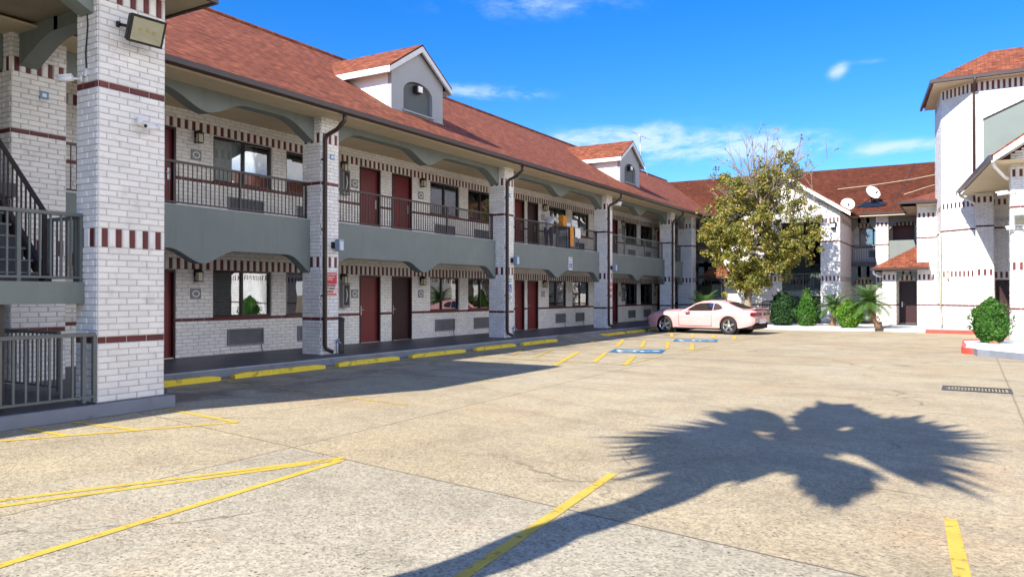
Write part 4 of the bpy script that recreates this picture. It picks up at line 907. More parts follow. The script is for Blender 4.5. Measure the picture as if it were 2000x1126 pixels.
#@@OBJECTS@@
# ================================================================== WHEEL STOPS
def wheel_stop(y0, y1, x, label, dx=0., m=None):
    t = thing('wheel_stop', label, 'wheel stop', (x, (y0+y1)/2, 0), group='yellow concrete wheel stops along the kerb'); L = (y1-y0)/2
    mb = MB(lambda a, b, c: (a*1.+x, b+(y0+y1)/2, c)); n = 10
    prof = [(-.09, .004), (-.085, .07), (-.06, .105), (.06, .105), (.085, .07), (.09, .004)]; V = []
    for i in range(n+1):
        s = -L+2*L*i/n; k = 1. if 0 < i < n else .80
        for a, c in prof: V.append((a*k+dx*(s/L)*.5+random.uniform(-.003, .003), s, c*(1. if 0 < i < n else .72)+random.uniform(-.002, .002)))
    F = [(i*6+j, i*6+j+1, i*6+7+j, i*6+6+j) for i in range(n) for j in range(5)]+[(0, 1, 2, 3, 4, 5), tuple(n*6+j for j in range(5, -1, -1))]
    mb.add(V, F); mb.build('bar', m or M_YSTOP, t)
    b = MB(lambda a, b, c: (a+x, b+(y0+y1)/2, c))
    for s in (-.6, .6): b.lathe((dx*s*.5, s*L, .104), [(.0, .006), (.018, .006), (.02, 0)], 8)
    b.build('pins', M_GUTTER, t); return t
for y0, y1, l, dx in [(7.55, 9.75, 'yellow wheel stop nearest the big brick pillar, half hidden by it', .0), (10.1, 12.5, 'shaded yellow wheel stop, second from the big brick pillar', .05), (12.95, 15.1, 'shaded yellow wheel stop, third from the big brick pillar', .0),
        (15.65, 18.0, 'yellow wheel stop with its near half in shade and far half in sun', .06), (18.6, 20.85, 'first fully sunlit yellow wheel stop past the shadow', .0), (21.3, 23.75, 'sunlit yellow wheel stop just before the concrete ramp', -.04),
        (27.35, 29.75, 'yellow wheel stop just past the concrete ramp', .05), (30.0, 32.1, 'yellow wheel stop in front of the pink car nose, before its front wheel', 0.), (32.7, 35., 'yellow wheel stop under the nose of the pink car', -.05)]:
    wheel_stop(y0, y1, -12.33, l, dx)

# ================================================================== CAR
def carpaint():
    m = bpy.data.materials.new('pale pink car paint'); m.use_nodes = True; t = NT(m.node_tree); b = t.n['Principled BSDF']
    pos = t.add('ShaderNodeTexCoord').outputs['Object']
    c = t.ramp(t.noise(pos, 3., 4), [(.3, (.68, .34, .335)), (.7, (.71, .37, .365))]); t.l.new(c, b.inputs['Base Color'])
    b.inputs['Roughness'].default_value = .32; b.inputs['Coat Weight'].default_value = 1.; b.inputs['Coat Roughness'].default_value = .03; return m
M_PINK = carpaint()
M_TYRE = mat('tyre rubber', (.018, .018, .019), .8, .15, 8)
M_RIM = mat('polished alloy', (.72, .72, .74), .22, .05, 8, metal=.9)
M_TAIL = mat('tail lamp red', (.16, .006, .01), .15, .1, 8, coat=1.)
M_UNDER = mat('black underbody', (.012, .012, .012), .8, .1, 5)
def interp(x, tab):
    for (xa, ya), (xb, yb) in zip(tab, tab[1:]):
        if x <= xb: 
            t = (x-xa)/(xb-xa) if xb > xa else 0; t = min(max(t, 0), 1); return ya+(yb-ya)*t
    return tab[-1][1]
def build_car(loc, rz, s):
    t = thing('parked_car', 'pale pink two door muscle car parked nose in towards the walkway', 'car', loc)
    TT = lambda x, y, z: (loc[0]+x*s, loc[1]+y*s, loc[2]+z*s)
    # x forward, front axle 1.50, rear axle -1.45
    XF, XR, RA = 1.50, -1.45, .395
    top = [(-2.52, .98), (-2.40, 1.055), (-2.0, 1.075), (-1.55, 1.06), (-1.0, 1.02), (.6, 1.0), (.95, 1.015), (1.5, .985), (2.0, .935), (2.3, .87), (2.47, .76)]
    sh = [(-2.52, .92), (-2.40, .985), (-2.0, 1.0), (-1.5, 1.0), (-1.0, .965), (-.4, .935), (.5, .925), (1.0, .925), (1.6, .905), (2.1, .855), (2.47, .71)]
    wid = [(-2.52, .76), (-2.40, .86), (-2.1, .93), (-1.45, .965), (-.8, .945), (.2, .93), (.9, .935), (1.5, .955), (2.0, .92), (2.3, .83), (2.47, .68)]
    bot = [(-2.52, .50), (-2.45, .40), (-2.2, .33), (-1.9, .27), (1.9, .24), (2.3, .24), (2.47, .36)]
    xs = sorted(set([round(-2.52+4.99*i/92, 4) for i in range(93)]+[XF-RA, XF+RA, XR-RA, XR+RA]))
    rows = []
    for x in xs:
        w = interp(x, wid); zs = interp(x, sh); zt = interp(x, top); zb = interp(x, bot)
        for c in (XF, XR):
            if abs(x-c) < RA: zb = max(zb, .355+sqrt(max(RA*RA-(x-c)**2, 0)))
        zm = .60+.0*x; zc = zs-.13
        hump = .018*math.exp(-((x-XR)/.5)**2)+.012*math.exp(-((x-XF)/.5)**2)
        ring = [(w-.045, zb), (w-.012, max(zb+.01, .42)), (w+hump*.5, max(zb+.02, .58)), (w+hump, max(zb+.03, zc-.06)), (w-.004+hump, max(zb+.035, zc)), (w-.035, max(zb+.04, zs-.03)), (w-.085, max(zb+.045, zs)), (w*.72, (zs*.35+zt*.65)), (w*.52, zt-.004+(.022 if .8 < x < 2.1 else 0)), (0., zt+(.008 if .8 < x < 2.1 else .005))]
        rows.append([(x, y, z) for y, z in ring])
    n = len(rows[0]); mb = MB(TT); V = []
    for r in rows: V += r+[(x, -y, z) for x, y, z in r[-2::-1]]
    m = 2*n-1
    F = [(i*m+j, i*m+j+1, (i+1)*m+j+1, (i+1)*m+j) for i in range(len(rows)-1) for j in range(m-1)]
    mb.add(V, F, 0, True)
    for e in (0, len(rows)-1): mb.add([V[e*m+j] for j in range(m)], [list(range(m))], 0, True)
    body = mb.build('body', M_PINK, t)
    u = MB(TT); u.box(-2.35, 2.35, -.62, .62, .22, .62); u.box(-1.0, 1.05, -.84, .84, .19, .30); u.box(-2.42, -1.95, -.80, .80, .25, .42, 0, .02); u.build('underbody', M_UNDER, t)
    for c in (XF, XR):
        for sg in (-1, 1):
            w = MB(TT); w.lathe((c, sg*.60, .36), [(.0, 0), (.40, 0), (.40, sg*.30)], 24, 0, 'y'); w.build('wheel_well', M_UNDER, body, recalc=False)
    # greenhouse
    secs = [(.72, .985, .80, .0), (.55, 1.065, .765, .0), (.10, 1.305, .655, .045), (-.12, 1.375, .620, .06), (-.50, 1.405, .615, .06), (-.95, 1.39, .615, .058), (-1.22, 1.335, .63, .05), (-1.60, 1.175, .68, .03), (-1.98, 1.055, .73, .0)]
    def belt(x): return interp(x, [(-2.0, .995), (-1.5, .99), (-1.0, .955), (-.4, .93), (.75, .92)])
    def bw(x): return interp(x, [(-2.0, .80), (-1.4, .845), (-.8, .85), (.75, .85)])
    g = MB(TT); V = []
    for x, zt, wr, cr in secs:
        b0 = min(belt(x), zt-.02)
        V += [(x, bw(x), b0), (x, wr+(bw(x)-wr)*.12, b0+(zt-b0)*.86), (x, wr-.05, zt), (x, wr*.5, zt+cr*.7*.5), (x, 0, zt+cr*.5), (x, -wr*.5, zt+cr*.7*.5), (x, -wr+.05, zt), (x, -wr-(bw(x)-wr)*.12, b0+(zt-b0)*.86), (x, -bw(x), b0)]
    k = 9; g.add(V, [(i*k+j, i*k+j+1, (i+1)*k+j+1, (i+1)*k+j) for i in range(len(secs)-1) for j in range(k-1)], 0, True)
    rf = g.build('roof', M_PINK, t)
    def side_pt(x, z, sg, off=.006):
        zt = interp(-x, [(-a, b) for a, b, _, _ in secs]); wr = interp(-x, [(-a, c) for a, _, c, _ in secs]); b0 = belt(x); f = min(max((z-b0)/(.86*(zt-b0)), 0), 1)
        y = bw(x)+(wr+(bw(x)-wr)*.12-bw(x))*f; return (x, sg*(y+off), z)
    for sg in (1, -1):
        pl = [(.50, .915), (.12, 1.245), (-.12, 1.315), (-.5, 1.335), (-.88, 1.30), (-1.13, 1.085), (-1.02, .99), (-.72, .92)]
        # split the polygon in vertical slices so it follows the side
        xsl = [.50, .3, .12, -.12, -.5, -.70, -.73, -.88, -1.02, -1.13]
        up = [(.5, .985), (.12, 1.235), (-.12, 1.295), (-.5, 1.31), (-.88, 1.275), (-1.02, 1.20), (-1.13, 1.10)]; lo = [(.5, .965), (-.4, .97), (-.72, .985), (-1.02, 1.03), (-1.13, 1.08)]
        for nm, xa in (('side_window', xsl[:6]), ('quarter_window', xsl[6:])):
            q = MB(TT); V = []
            for x in xa:
                zu = interp(-x, [(-a, b) for a, b in up]); zl = interp(-x, [(-a, b) for a, b in lo]); V += [side_pt(x, zl, sg), side_pt(x, (zl+zu)/2, sg), side_pt(x, zu, sg)]
            q.add(V, [(i*3+j, i*3+j+1, i*3+4+j, i*3+3+j) for i in range(len(xa)-1) for j in (0, 1)]); q.build(nm, M_CARGLASS if nm == 'side_window' else M_FRAME, rf, recalc=False)
    def band(nm, sl, yk, mt):
        q = MB(TT); V = []
        for x in sl:
            zt = interp(-x, [(-a, b) for a, b, _, _ in secs]); wr = interp(-x, [(-a, c) for a, _, c, _ in secs]); cr = interp(-x, [(-a, d) for a, _, _, d in secs])
            for f in (-1, -.5, 0, .5, 1): V.append((x, f*(wr-.085)*yk, zt+.010+cr*.5*(1 if f == 0 else .7 if abs(f) == .5 else 0)))
        q.add(V, [(i*5+j, i*5+j+1, i*5+6+j, i*5+5+j) for i in range(len(sl)-1) for j in range(4)], 0, True); q.build(nm, mt, rf, recalc=False)
    band('windshield', [.66, .55, .35, .10, -.06], .98, M_CARGLASS); band('rear_window', [-1.30, -1.45, -1.60, -1.78, -1.92], .94, M_FRAME)
    # interior
    it = MB(TT); it.box(-1.0, .4, -.7, .7, .60, .80); 
    for y in (-.36, .36): it.box(-.35, .1, y-.22, y+.22, .8, .90, 0, .03); it.box(-.48, -.33, y-.22, y+.22, .85, 1.16, 0, .04); it.box(-.46, -.37, y-.1, y+.1, 1.16, 1.27, 0, .03)
    it.build('seats', M_UNDER, t)
    sw = MB(TT); k = 16; sw.tube([(.28+.05*sin(2*pi*i/k)*.6, .36+.17*cos(2*pi*i/k), .96+.16*sin(2*pi*i/k)) for i in range(k+1)], .016, 6); sw.build('steering_wheel', M_UNDER, t)
    # wheels
    for c in (XF, XR):
        for sg in (-1, 1):
            w = bpy.data.objects.new('wheel', None); COL.objects.link(w); w.parent = t; w.location = (c*s, sg*.80*s, .36*s)
            ty = MB(TT); ty.lathe((c, sg*.80, .36), [(.245, -.11), (.335, -.115), (.355, -.09), (.36, 0), (.355, .09), (.335, .115), (.245, .11)], 32, 0, 'y'); ty.build('tyre', M_TYRE, w)
            ri = MB(TT); ri.lathe((c, sg*.80, .36), [(.0, -sg*.04), (.06, -sg*.0+sg*.02)], 12, 0, 'y') if False else None
            ri.lathe((c, sg*.80, .36), [(.262, sg*.115), (.262, sg*.10), (.235, sg*.10), (.232, sg*.03)], 32, 0, 'y'); ri.lathe((c, sg*.80, .36), [(.0, sg*.09), (.05, sg*.088), (.062, sg*.06)], 16, 0, 'y')
            for q in range(5):
                a = 2*pi*q/5+.3; ca, sa = cos(a), sin(a)
                P = lambda r, b, d: (c+r*ca-b*sa, sg*(.80+d), .36+r*sa+b*ca)
                ri.add([P(.04, -.045, .082), P(.04, .045, .082), P(.245, .030, .098), P(.245, -.030, .098), P(.04, -.045, .05), P(.04, .045, .05), P(.245, .03, .05), P(.245, -.03, .05)], [(0, 1, 2, 3), (0, 4, 5, 1), (1, 5, 6, 2), (2, 6, 7, 3), (3, 7, 4, 0)])
            ri.build('rim', M_RIM, w)
            bd = MB(TT); bd.lathe((c, sg*.80, .36), [(.0, sg*.02), (.232, sg*.02)], 24, 0, 'y'); bd.build('brake_disc', M_UNDER, w, recalc=False)
    # trim: mirrors, handles, lamps, plate, seams
    for sg in (1, -1):
        q = MB(TT); q.box(.30, .50, sg*.90 if sg > 0 else -1.08, sg*1.08 if sg > 0 else -.90, .885, 1.0, 0, .03); q.box(.40, .44, min(sg*.82, sg*.92), max(sg*.82, sg*.92), .89, .92); q.build('mirror', M_PINK, t)
        q = MB(TT); q.box(-.62, -.42, min(sg*.925, sg*.95), max(sg*.925, sg*.95), .755, .785, 0, .008); q.build('door_handle', M_PINK, t)
        q = MB(TT)
        for x in (.80, -.70): q.box(x-.004, x+.004, min(sg*.90, sg*.953), max(sg*.90, sg*.953), .34, .83)
        q.box(-.70, .80, min(sg*.90, sg*.938), max(sg*.90, sg*.938), .335, .343); q.build('door_seam', M_UNDER, t)
        q = MB(TT); q.box(-1.0, 1.05, min(sg*.80, sg*.93), max(sg*.80, sg*.93), .20, .262, 0, .02); q.build('sill', M_UNDER, t)
        q = MB(TT); q.box(-2.56, -2.40, min(sg*.16, sg*.80), max(sg*.16, sg*.80), .77, .92, 0, .03); q.box(-2.53, -2.36, min(sg*.74, sg*.885), max(sg*.74, sg*.885), .765, .925, 0, .03); q.build('tail_lamp', M_TAIL, t)
        q = MB(TT); q.box(2.36, 2.455, min(sg*.38, sg*.66), max(sg*.38, sg*.66), .62, .70, 0, .02); q.build('headlight', M_WHITE, t)
        q = MB(TT); q.box(1.97, 2.10, min(sg*.90, sg*.925), max(sg*.90, sg*.925), .50, .52); q.box(-2.12, -1.98, min(sg*.90, sg*.937), max(sg*.90, sg*.937), .565, .585); q.build('side_marker', M_SALMON, t)
    q = MB(TT); q.box(-2.55, -2.50, -.30, .30, .46, .66, 0, .01); q.build('number_plate', M_WHITE, t)
    q = MB(TT); q.box(2.40, 2.475, -.62, .62, .45, .60, 0, .02); q.build('grille', M_UNDER, t)
    q = MB(TT); q.add([(-2.48, -.72, 1.055), (-2.48, .72, 1.055), (-2.3, .72, 1.07), (-2.3, -.72, 1.07), (-2.54, -.72, 1.11), (-2.54, .72, 1.11), (-2.42, .72, 1.085), (-2.42, -.72, 1.085)], [(0, 1, 5, 4), (1, 2, 6, 5), (2, 3, 7, 6), (3, 0, 4, 7), (4, 5, 6, 7)]); q.build('spoiler', M_PINK, t)
    q = MB(TT)
    for x in (-1.72, -1.66): q.box(x, x+.03, -.89, -.86, .95, .965)
    t.rotation_euler = (0, 0, rz); return t
build_car((-9.70, 32.5, 0), radians(180-9), .985)

# ================================================================== VEGETATION
def leaf_cards(mb, pts, size, flat=.5, aspect=1.6, mi=0):
    for p, nrm in pts:
        a = Vector((random.gauss(0, 1), random.gauss(0, 1), random.gauss(0, 1))); 
        nn = (Vector(nrm)*flat+a*(1-flat)*.8); nn = nn.normalized() if nn.length > .01 else Vector((0, 0, 1))
        u = nn.cross(Vector((random.gauss(0, 1), random.gauss(0, 1), random.gauss(0, 1)))).normalized(); v = nn.cross(u); s = size*random.uniform(.6, 1.35); P = Vector(p)
        mb.add([tuple(P-u*s*aspect*.5), tuple(P+v*s*.42-u*s*.05), tuple(P+u*s*aspect*.5), tuple(P-v*s*.42-u*s*.05)], [(0, 1, 2, 3)], mi)
def shrub(loc, prof, label, m, n=5200, size=.075, name='shrub', spiky=0.):
    """prof: list of (height, radius)"""
    t = thing(name, label, 'shrub', loc); H = prof[-1][0]; mb = MB(); pts = []
    lump = [(random.uniform(0, 2*pi), random.uniform(0, H), random.choice((-1., 1., 1.))*random.uniform(.07, .17)) for _ in range(34)]
    rmax = max(r for _, r in prof); cum = []
    while len(pts) < n:
        z = random.uniform(0, H); r0 = interp(z, prof)
        if random.random() > (r0+.05)/(rmax+.05): continue
        a = random.uniform(0, 2*pi); k = 1.
        for la, lz, lv in lump:
            da = (a-la+pi) % (2*pi)-pi; k += lv*math.exp(-(da/.35)**2-((z-lz)/.15)**2)-.008
        depth = random.random()**2.2*.35; r = r0*(k-depth)
        pts.append(((loc[0]+r*cos(a), loc[1]+r*sin(a), loc[2]+z+random.gauss(0, .015)), (cos(a), sin(a), .45)))
    leaf_cards(mb, pts, size)
    if spiky:
        for _ in range(int(spiky)):
            z = random.uniform(.15*H, H); r = interp(z, prof)*1.0; a = random.uniform(0, 2*pi); L = random.uniform(.06, .15)
            b = Vector((loc[0]+r*cos(a), loc[1]+r*sin(a), loc[2]+z)); d = Vector((cos(a)*.6, sin(a)*.6, .8)).normalized()
            for k in range(9): leaf_cards(mb, [(tuple(b+d*L*k/8+Vector((random.gauss(0, .012),)*3)), tuple(d))], size*.6)
    mb.build('foliage', m, t, recalc=False)
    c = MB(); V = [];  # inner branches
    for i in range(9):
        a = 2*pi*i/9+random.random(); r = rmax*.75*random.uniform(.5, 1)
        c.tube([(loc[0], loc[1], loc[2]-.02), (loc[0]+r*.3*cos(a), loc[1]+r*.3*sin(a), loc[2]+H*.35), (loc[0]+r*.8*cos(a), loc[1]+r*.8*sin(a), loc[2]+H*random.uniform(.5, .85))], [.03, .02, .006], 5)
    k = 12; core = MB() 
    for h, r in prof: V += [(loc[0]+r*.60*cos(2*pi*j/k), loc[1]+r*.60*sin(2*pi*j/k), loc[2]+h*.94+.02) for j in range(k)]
    c.add(V, [(i*k+j, i*k+(j+1) % k, (i+1)*k+(j+1) % k, (i+1)*k+j) for i in range(len(prof)-1) for j in range(k)])  # dark hull coloured as the shade inside the leaves
    c.build('branches_and_core', M_TWIG if False else MATS.get('inner shrub shade') or mat('inner shrub shade', (.03, .045, .015), .95, .3, 6), t); return t
shrub((.56, 27.3, .16), [(0, .16), (.10, .38), (.32, .54), (.6, .60), (.88, .52), (1.1, .36), (1.29, .15), (1.38, .03)], 'large egg shaped bright green shrub on the gravel island at right', M_LEAFM, 9000, .070, spiky=90)
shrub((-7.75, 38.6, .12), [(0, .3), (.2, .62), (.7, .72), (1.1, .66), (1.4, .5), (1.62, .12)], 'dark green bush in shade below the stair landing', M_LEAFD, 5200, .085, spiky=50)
shrub((-6.62, 38.4, .12), [(0, .25), (.15, .50), (.5, .58), (.9, .50), (1.3, .30), (1.6, .13), (1.75, .03)], 'teardrop shaped dark green shrub with pointed top', M_LEAFM, 5600, .08, spiky=60)
shrub((-4.70, 37.75, .12), [(0, .25), (.15, .48), (.4, .62), (.65, .64), (.9, .55), (1.1, .36), (1.24, .05)], 'round clipped bright lime green shrub beside the sago palms', M_LEAFB, 6000, .075, spiky=40)

def sago(loc, h, lean, nf, L, label, seed=0, fw=.24):
    rnd = random.Random(seed); t = thing('sago_palm', label, 'palm', loc)
    tr = MB(); top = Vector((loc[0]+lean[0], loc[1]+lean[1], loc[2]+h)); b = Vector(loc)
    pts = [tuple(b.lerp(top, i/8)+Vector((lean[0]*.25*(sin(pi*i/8)), 0, 0))) for i in range(9)]
    tr.tube(pts, [.17, .13, .11, .11, .105, .11, .115, .12, .10], 10)
    for i in range(150):
        f = rnd.random(); p = b.lerp(top, f); a = rnd.uniform(0, 2*pi); d = Vector((cos(a), sin(a), .5)); q = p+d*.12; sd2 = Vector((-sin(a), cos(a), 0))*.03
        tr.add([tuple(q-sd2), tuple(q+sd2), tuple(q+d*.07+Vector((0, 0, .05)))], [(0, 1, 2)])
    tr.build('trunk', M_PALMT, t, recalc=False)
    fr = MB()
    for i in range(nf):
        a = 2.399963*i+rnd.uniform(-.2, .2); e = radians(80-92*(i/nf)**.9+rnd.uniform(-6, 6)); ln = L*rnd.uniform(.85, 1.08)
        P = []; p = Vector(top); ee = e
        for k in range(13):
            P.append(Vector(p)); p = p+Vector((cos(a)*cos(ee), sin(a)*cos(ee), sin(ee)))*ln/12; ee -= radians(5.6+rnd.uniform(-1, 1))
        fr.tube([tuple(q) for q in P], [.014*(1-k/14) for k in range(13)], 4, cap=False)
        side = Vector((-sin(a), cos(a), 0))
        for k in range(2, 26):
            f = k/26*12; i0 = min(int(f), 11); q = P[i0].lerp(P[i0+1], f-i0); d = (P[i0+1]-P[i0]).normalized(); up = side.cross(d)
            w = fw*sin(min(k/26*1.25+.22, 1)*pi*.5)*(1. if k < 19 else (27-k)/8)
            for sg in (-1, 1):
                tip = q+side*sg*w+d*w*.75+up*(-.10*w if up.z > 0 else .10*w)+Vector((0, 0, rnd.uniform(-.01, .03)))
                fr.add([tuple(q-d*.017), tuple(q+d*.017), tuple(tip)], [(0, 1, 2)])
    fr.build('fronds', M_FROND, t, recalc=False); return t
sago((-5.55, 38.9, .1), .95, (.05, 0), 44, 1.05, 'upright sago palm between the teardrop shrub and the round shrub', 3)
sago((-3.45, 37.9, .12), 1.15, (-.42, 0), 58, 1.30, 'leaning sago palm with curved trunk beside the entry porch', 5)
sago((-11.3, 37.4, .05), .85, (0, 0), 46, 1.3, 'sago palm showing above the roof of the pink car', 9)

def tree(loc):
    rnd = random.Random(21); t = thing('tree', 'yellowing tree with thin bare top twigs standing behind the pink car', 'tree', loc); x0, y0, z0 = loc
    br = MB(); ends = []; br.tube([(x0, y0, z0-.1), (x0+.03, y0, z0+.25), (x0-.02, y0, z0+1.2), (x0+.10, y0+.02, z0+2.3), (x0+.25, y0, z0+3.6), (x0+.45, y0, z0+5.), (x0+.65, y0, z0+6.4)], [.30, .21, .18, .155, .12, .085, .05], 12)
    br.tube([(x0-.02, y0, z0+1.3), (x0-.35, y0+.1, z0+2.4), (x0-.8, y0, z0+3.6), (x0-1.2, y0+.1, z0+4.8)], [.12, .09, .06, .03], 8)
    limbs = []
    for i in range(38):
        h = rnd.uniform(1.9, 6.7); a = rnd.uniform(0, 2*pi); fr = (h-1.9)/4.8
        ln = rnd.uniform(1.7, 2.9)*(1-.12*fr) if h > 2.9 else rnd.uniform(.8, 1.4); el = radians(rnd.uniform(-4, 18)+fr*26)
        b = Vector((x0+.05+.11*h, y0, z0+h)); P = [b]; p = Vector(b); e = el
        for k in range(5):
            p = p+Vector((cos(a)*cos(e), sin(a)*cos(e), sin(e)))*ln/5; a += rnd.uniform(-.2, .2); e += rnd.uniform(-.12, .10); P.append(Vector(p))
        br.tube([tuple(q) for q in P], [.055*(1-.8*k/5)+.004 for k in range(6)], 5, cap=False); limbs.append(P)
    # bare top
    tw = []
    for i in range(90):
        a = rnd.uniform(0, 2*pi); b = Vector((x0+.85+rnd.gauss(0, .75), y0+rnd.gauss(0, .6), z0+rnd.uniform(5.0, 6.9))); e = radians(rnd.uniform(18, 84)); p = Vector(b); P = [b]; ln = rnd.uniform(1.5, 3.5)
        for k in range(5):
            p = p+Vector((cos(a)*cos(e), sin(a)*cos(e), sin(e)))*ln/5; a += rnd.uniform(-.25, .25); e += rnd.uniform(-.1, .2); P.append(Vector(p))
        br.tube([tuple(q) for q in P], [.024*(1-.7*k/5) for k in range(6)], 4, cap=False); tw.append(P)
        for j in range(5):
            b2 = P[rnd.randint(1, 4)]; a2 = a+rnd.choice((-1, 1))*rnd.uniform(.4, 1.1); e2 = rnd.uniform(.3, 1.2); l2 = rnd.uniform(.35, .9); q = b2+Vector((cos(a2)*cos(e2), sin(a2)*cos(e2), sin(e2)))*l2
            m2 = b2.lerp(q, .5)+Vector((0, 0, .04)); br.tube([tuple(b2), tuple(m2), tuple(q)], [.014, .011, .007], 4, cap=False); tw.append([b2, m2, q])
    br.build('trunk', M_BARK, t, recalc=False)
    cr = MB(); cen = []
    def clump(c, r, n, sz=.086, drop=.4):
        pts = []; n = int(n*1.35)
        for _ in range(n):
            d = Vector((rnd.gauss(0, 1), rnd.gauss(0, 1), rnd.gauss(0, .75))); d = d.normalized()*r*rnd.random()**.45
            pts.append((tuple(c+d), tuple((d+Vector((0, 0, .3*r))).normalized())))
        leaf_cards(cr, pts, sz, .35, 1.5)
    for P in limbs:
        for k in range(2, 6):
            for _ in range(5): clump(P[k]+Vector((rnd.gauss(0, .24), rnd.gauss(0, .24), rnd.gauss(0, .20)-.04)), rnd.uniform(.13, .30), rnd.randint(20, 46))
    # drooping sprays at the rim
    for _ in range(270):
        a = rnd.uniform(0, 2*pi); h = rnd.triangular(1.7, 7.0, 4.3); rr = interp(h, [(1.5, .5), (2.4, 1.5), (3.4, 2.75), (5.0, 3.0), (6.1, 2.75), (6.8, 2.0), (7.1, 1.4)])*rnd.uniform(.55, 1.02)
        clump(Vector((x0+.5+rr*cos(a), y0+rr*sin(a), z0+h)), rnd.uniform(.14, .32), rnd.randint(24, 46))
    for P in tw:
        if rnd.random() < .42: clump(P[-1], .10, rnd.randint(1, 4), .075)
        if P[-1].z < z0+7.4 and rnd.random() < .4: clump(P[len(P)//2], .2, rnd.randint(4, 12), .09)
    cr.build('crown', M_LEAFT, t, recalc=False); return t
tree((-9.35, 38.4, .08))

def fan_palm(loc, H, label):
    rnd = random.Random(12); t = thing('fan_palm', label, 'palm', loc); x0, y0, z0 = loc; tr = MB(); n = 24
    tr.tube([(x0+.03*sin(i*1.3), y0+.03*cos(i*1.1), z0+H*i/n) for i in range(n+1)], [.185+.06*((i*7) % 5)/5+(.07 if i > 20 else 0) for i in range(n+1)], 10)
    tr.build('trunk', M_PALMT, t); fr = MB(); top = Vector((x0, y0, z0+H))
    # each drooping fan: the end of its stalk, and the sweep of its finger tips (offsets from the crown's heart, metres)
    fans = [((-.60, -.60, .15), [(-1.25, 1.4, -.25), (-1.65, 1.25, -.32), (-1.88, .5, -.36), (-1.97, -.3, -.38), (-1.74, -.85, -.38), (-1.5, -1.2, -.4), (-1.15, -1.42, -.4), (-.98, -1.9, -.42), (-.55, -1.9, -.42)], .40),
            ((.70, .15, .15), [(.40, 2.4, .05), (.98, 2.9, -.1), (1.50, 2.6, -.25), (1.83, 1.95, -.33), (2.08, 1.2, -.38), (1.86, .5, -.4), (1.81, -.38, -.42), (1.75, -1.05, -.44), (1.50, -.85, -.42), (1.3, -.9, -.4), (1.0, -.45, -.4)], .40),
            ((.25, -.75, .0), [(.05, -.90, -.35), (.40, -1.35, -.5), (.66, -1.75, -.55), (.79, -1.85, -.56), (.92, -1.6, -.56), (1.0, -1.35, -.5), (.98, -.85, -.42)], .58),
            ((.0, .55, .45), [(-.62, .55, .55), (-.76, 1.55, .72), (-.66, 2.55, .8), (-.38, 2.6, .8), (-.02, 2.2, .78), (.26, 1.7, .75)], .62),
            ((-.50, .35, .30), [(-1.2, .5, .25), (-1.75, 1.2, .28), (-1.63, 1.5, .3), (-1.42, 2.0, .32), (-1.2, 2.0, .35), (-.9, 1.35, .4)], .35),
            ((-.25, -.8, .0), [(-.72, -1.95, -.45), (-.42, -1.6, -.4), (-.08, -1.65, -.42), (.05, -1.2, -.4), (.12, -.9, -.4)], .5),
            ((.05, .0, .25), [(-.5, -.6, .1), (-.6, .0, .2), (-.45, .45, .3), (.0, .65, .45), (.5, .5, .4), (.7, .1, .3), (.6, -.4, .1), (.1, -.8, 0.), (-.5, -.6, .1)], .72)]
    for hb, tips, web in fans:
        hub = top+Vector(hb)*(.42 if web < .7 else 1.); web = min(web*.55+.42, .86); T3 = [top+Vector(q) for q in tips]; N = 4*(len(T3)-1)+1
        fr.tube([tuple(top), tuple(top.lerp(hub, .5)+Vector((0, 0, .06))), tuple(hub)], .025, 4, cap=False); prev = None
        for i in range(N):
            f = i/(N-1)*(len(T3)-1); k = min(int(f), len(T3)-2); tip = T3[k].lerp(T3[k+1], f-k); tip = hub+(tip-hub)*(rnd.uniform(.84, 1.06) if i % 2 else rnd.uniform(.98, 1.12))+Vector((0, 0, rnd.uniform(-.05, .03)))
            mid = hub.lerp(tip, web*rnd.uniform(.92, 1.06))+Vector((0, 0, .08)); q = hub.lerp(tip, .5+web*.5)+Vector((0, 0, .05))
            if prev is not None: fr.add([tuple(hub), tuple(prev), tuple(mid)], [(0, 1, 2)])
            d = (tip-hub).normalized(); w = Vector((-d.y, d.x, 0)).normalized()*rnd.uniform(.07, .12)
            fr.add([tuple(hub.lerp(mid, .5)-w*.6), tuple(hub.lerp(mid, .5)+w*.6), tuple(mid+w), tuple(q+w*.7), tuple(tip), tuple(q-w*.7), tuple(mid-w)], [(0, 1, 2, 3, 4, 5, 6)]); prev = mid
    fr.build('fronds', M_FROND, t, recalc=False); return t
fan_palm((-3.47, -.08, 0), 6.95, 'tall fan palm behind the viewer, known by the shadow it casts on the lot')

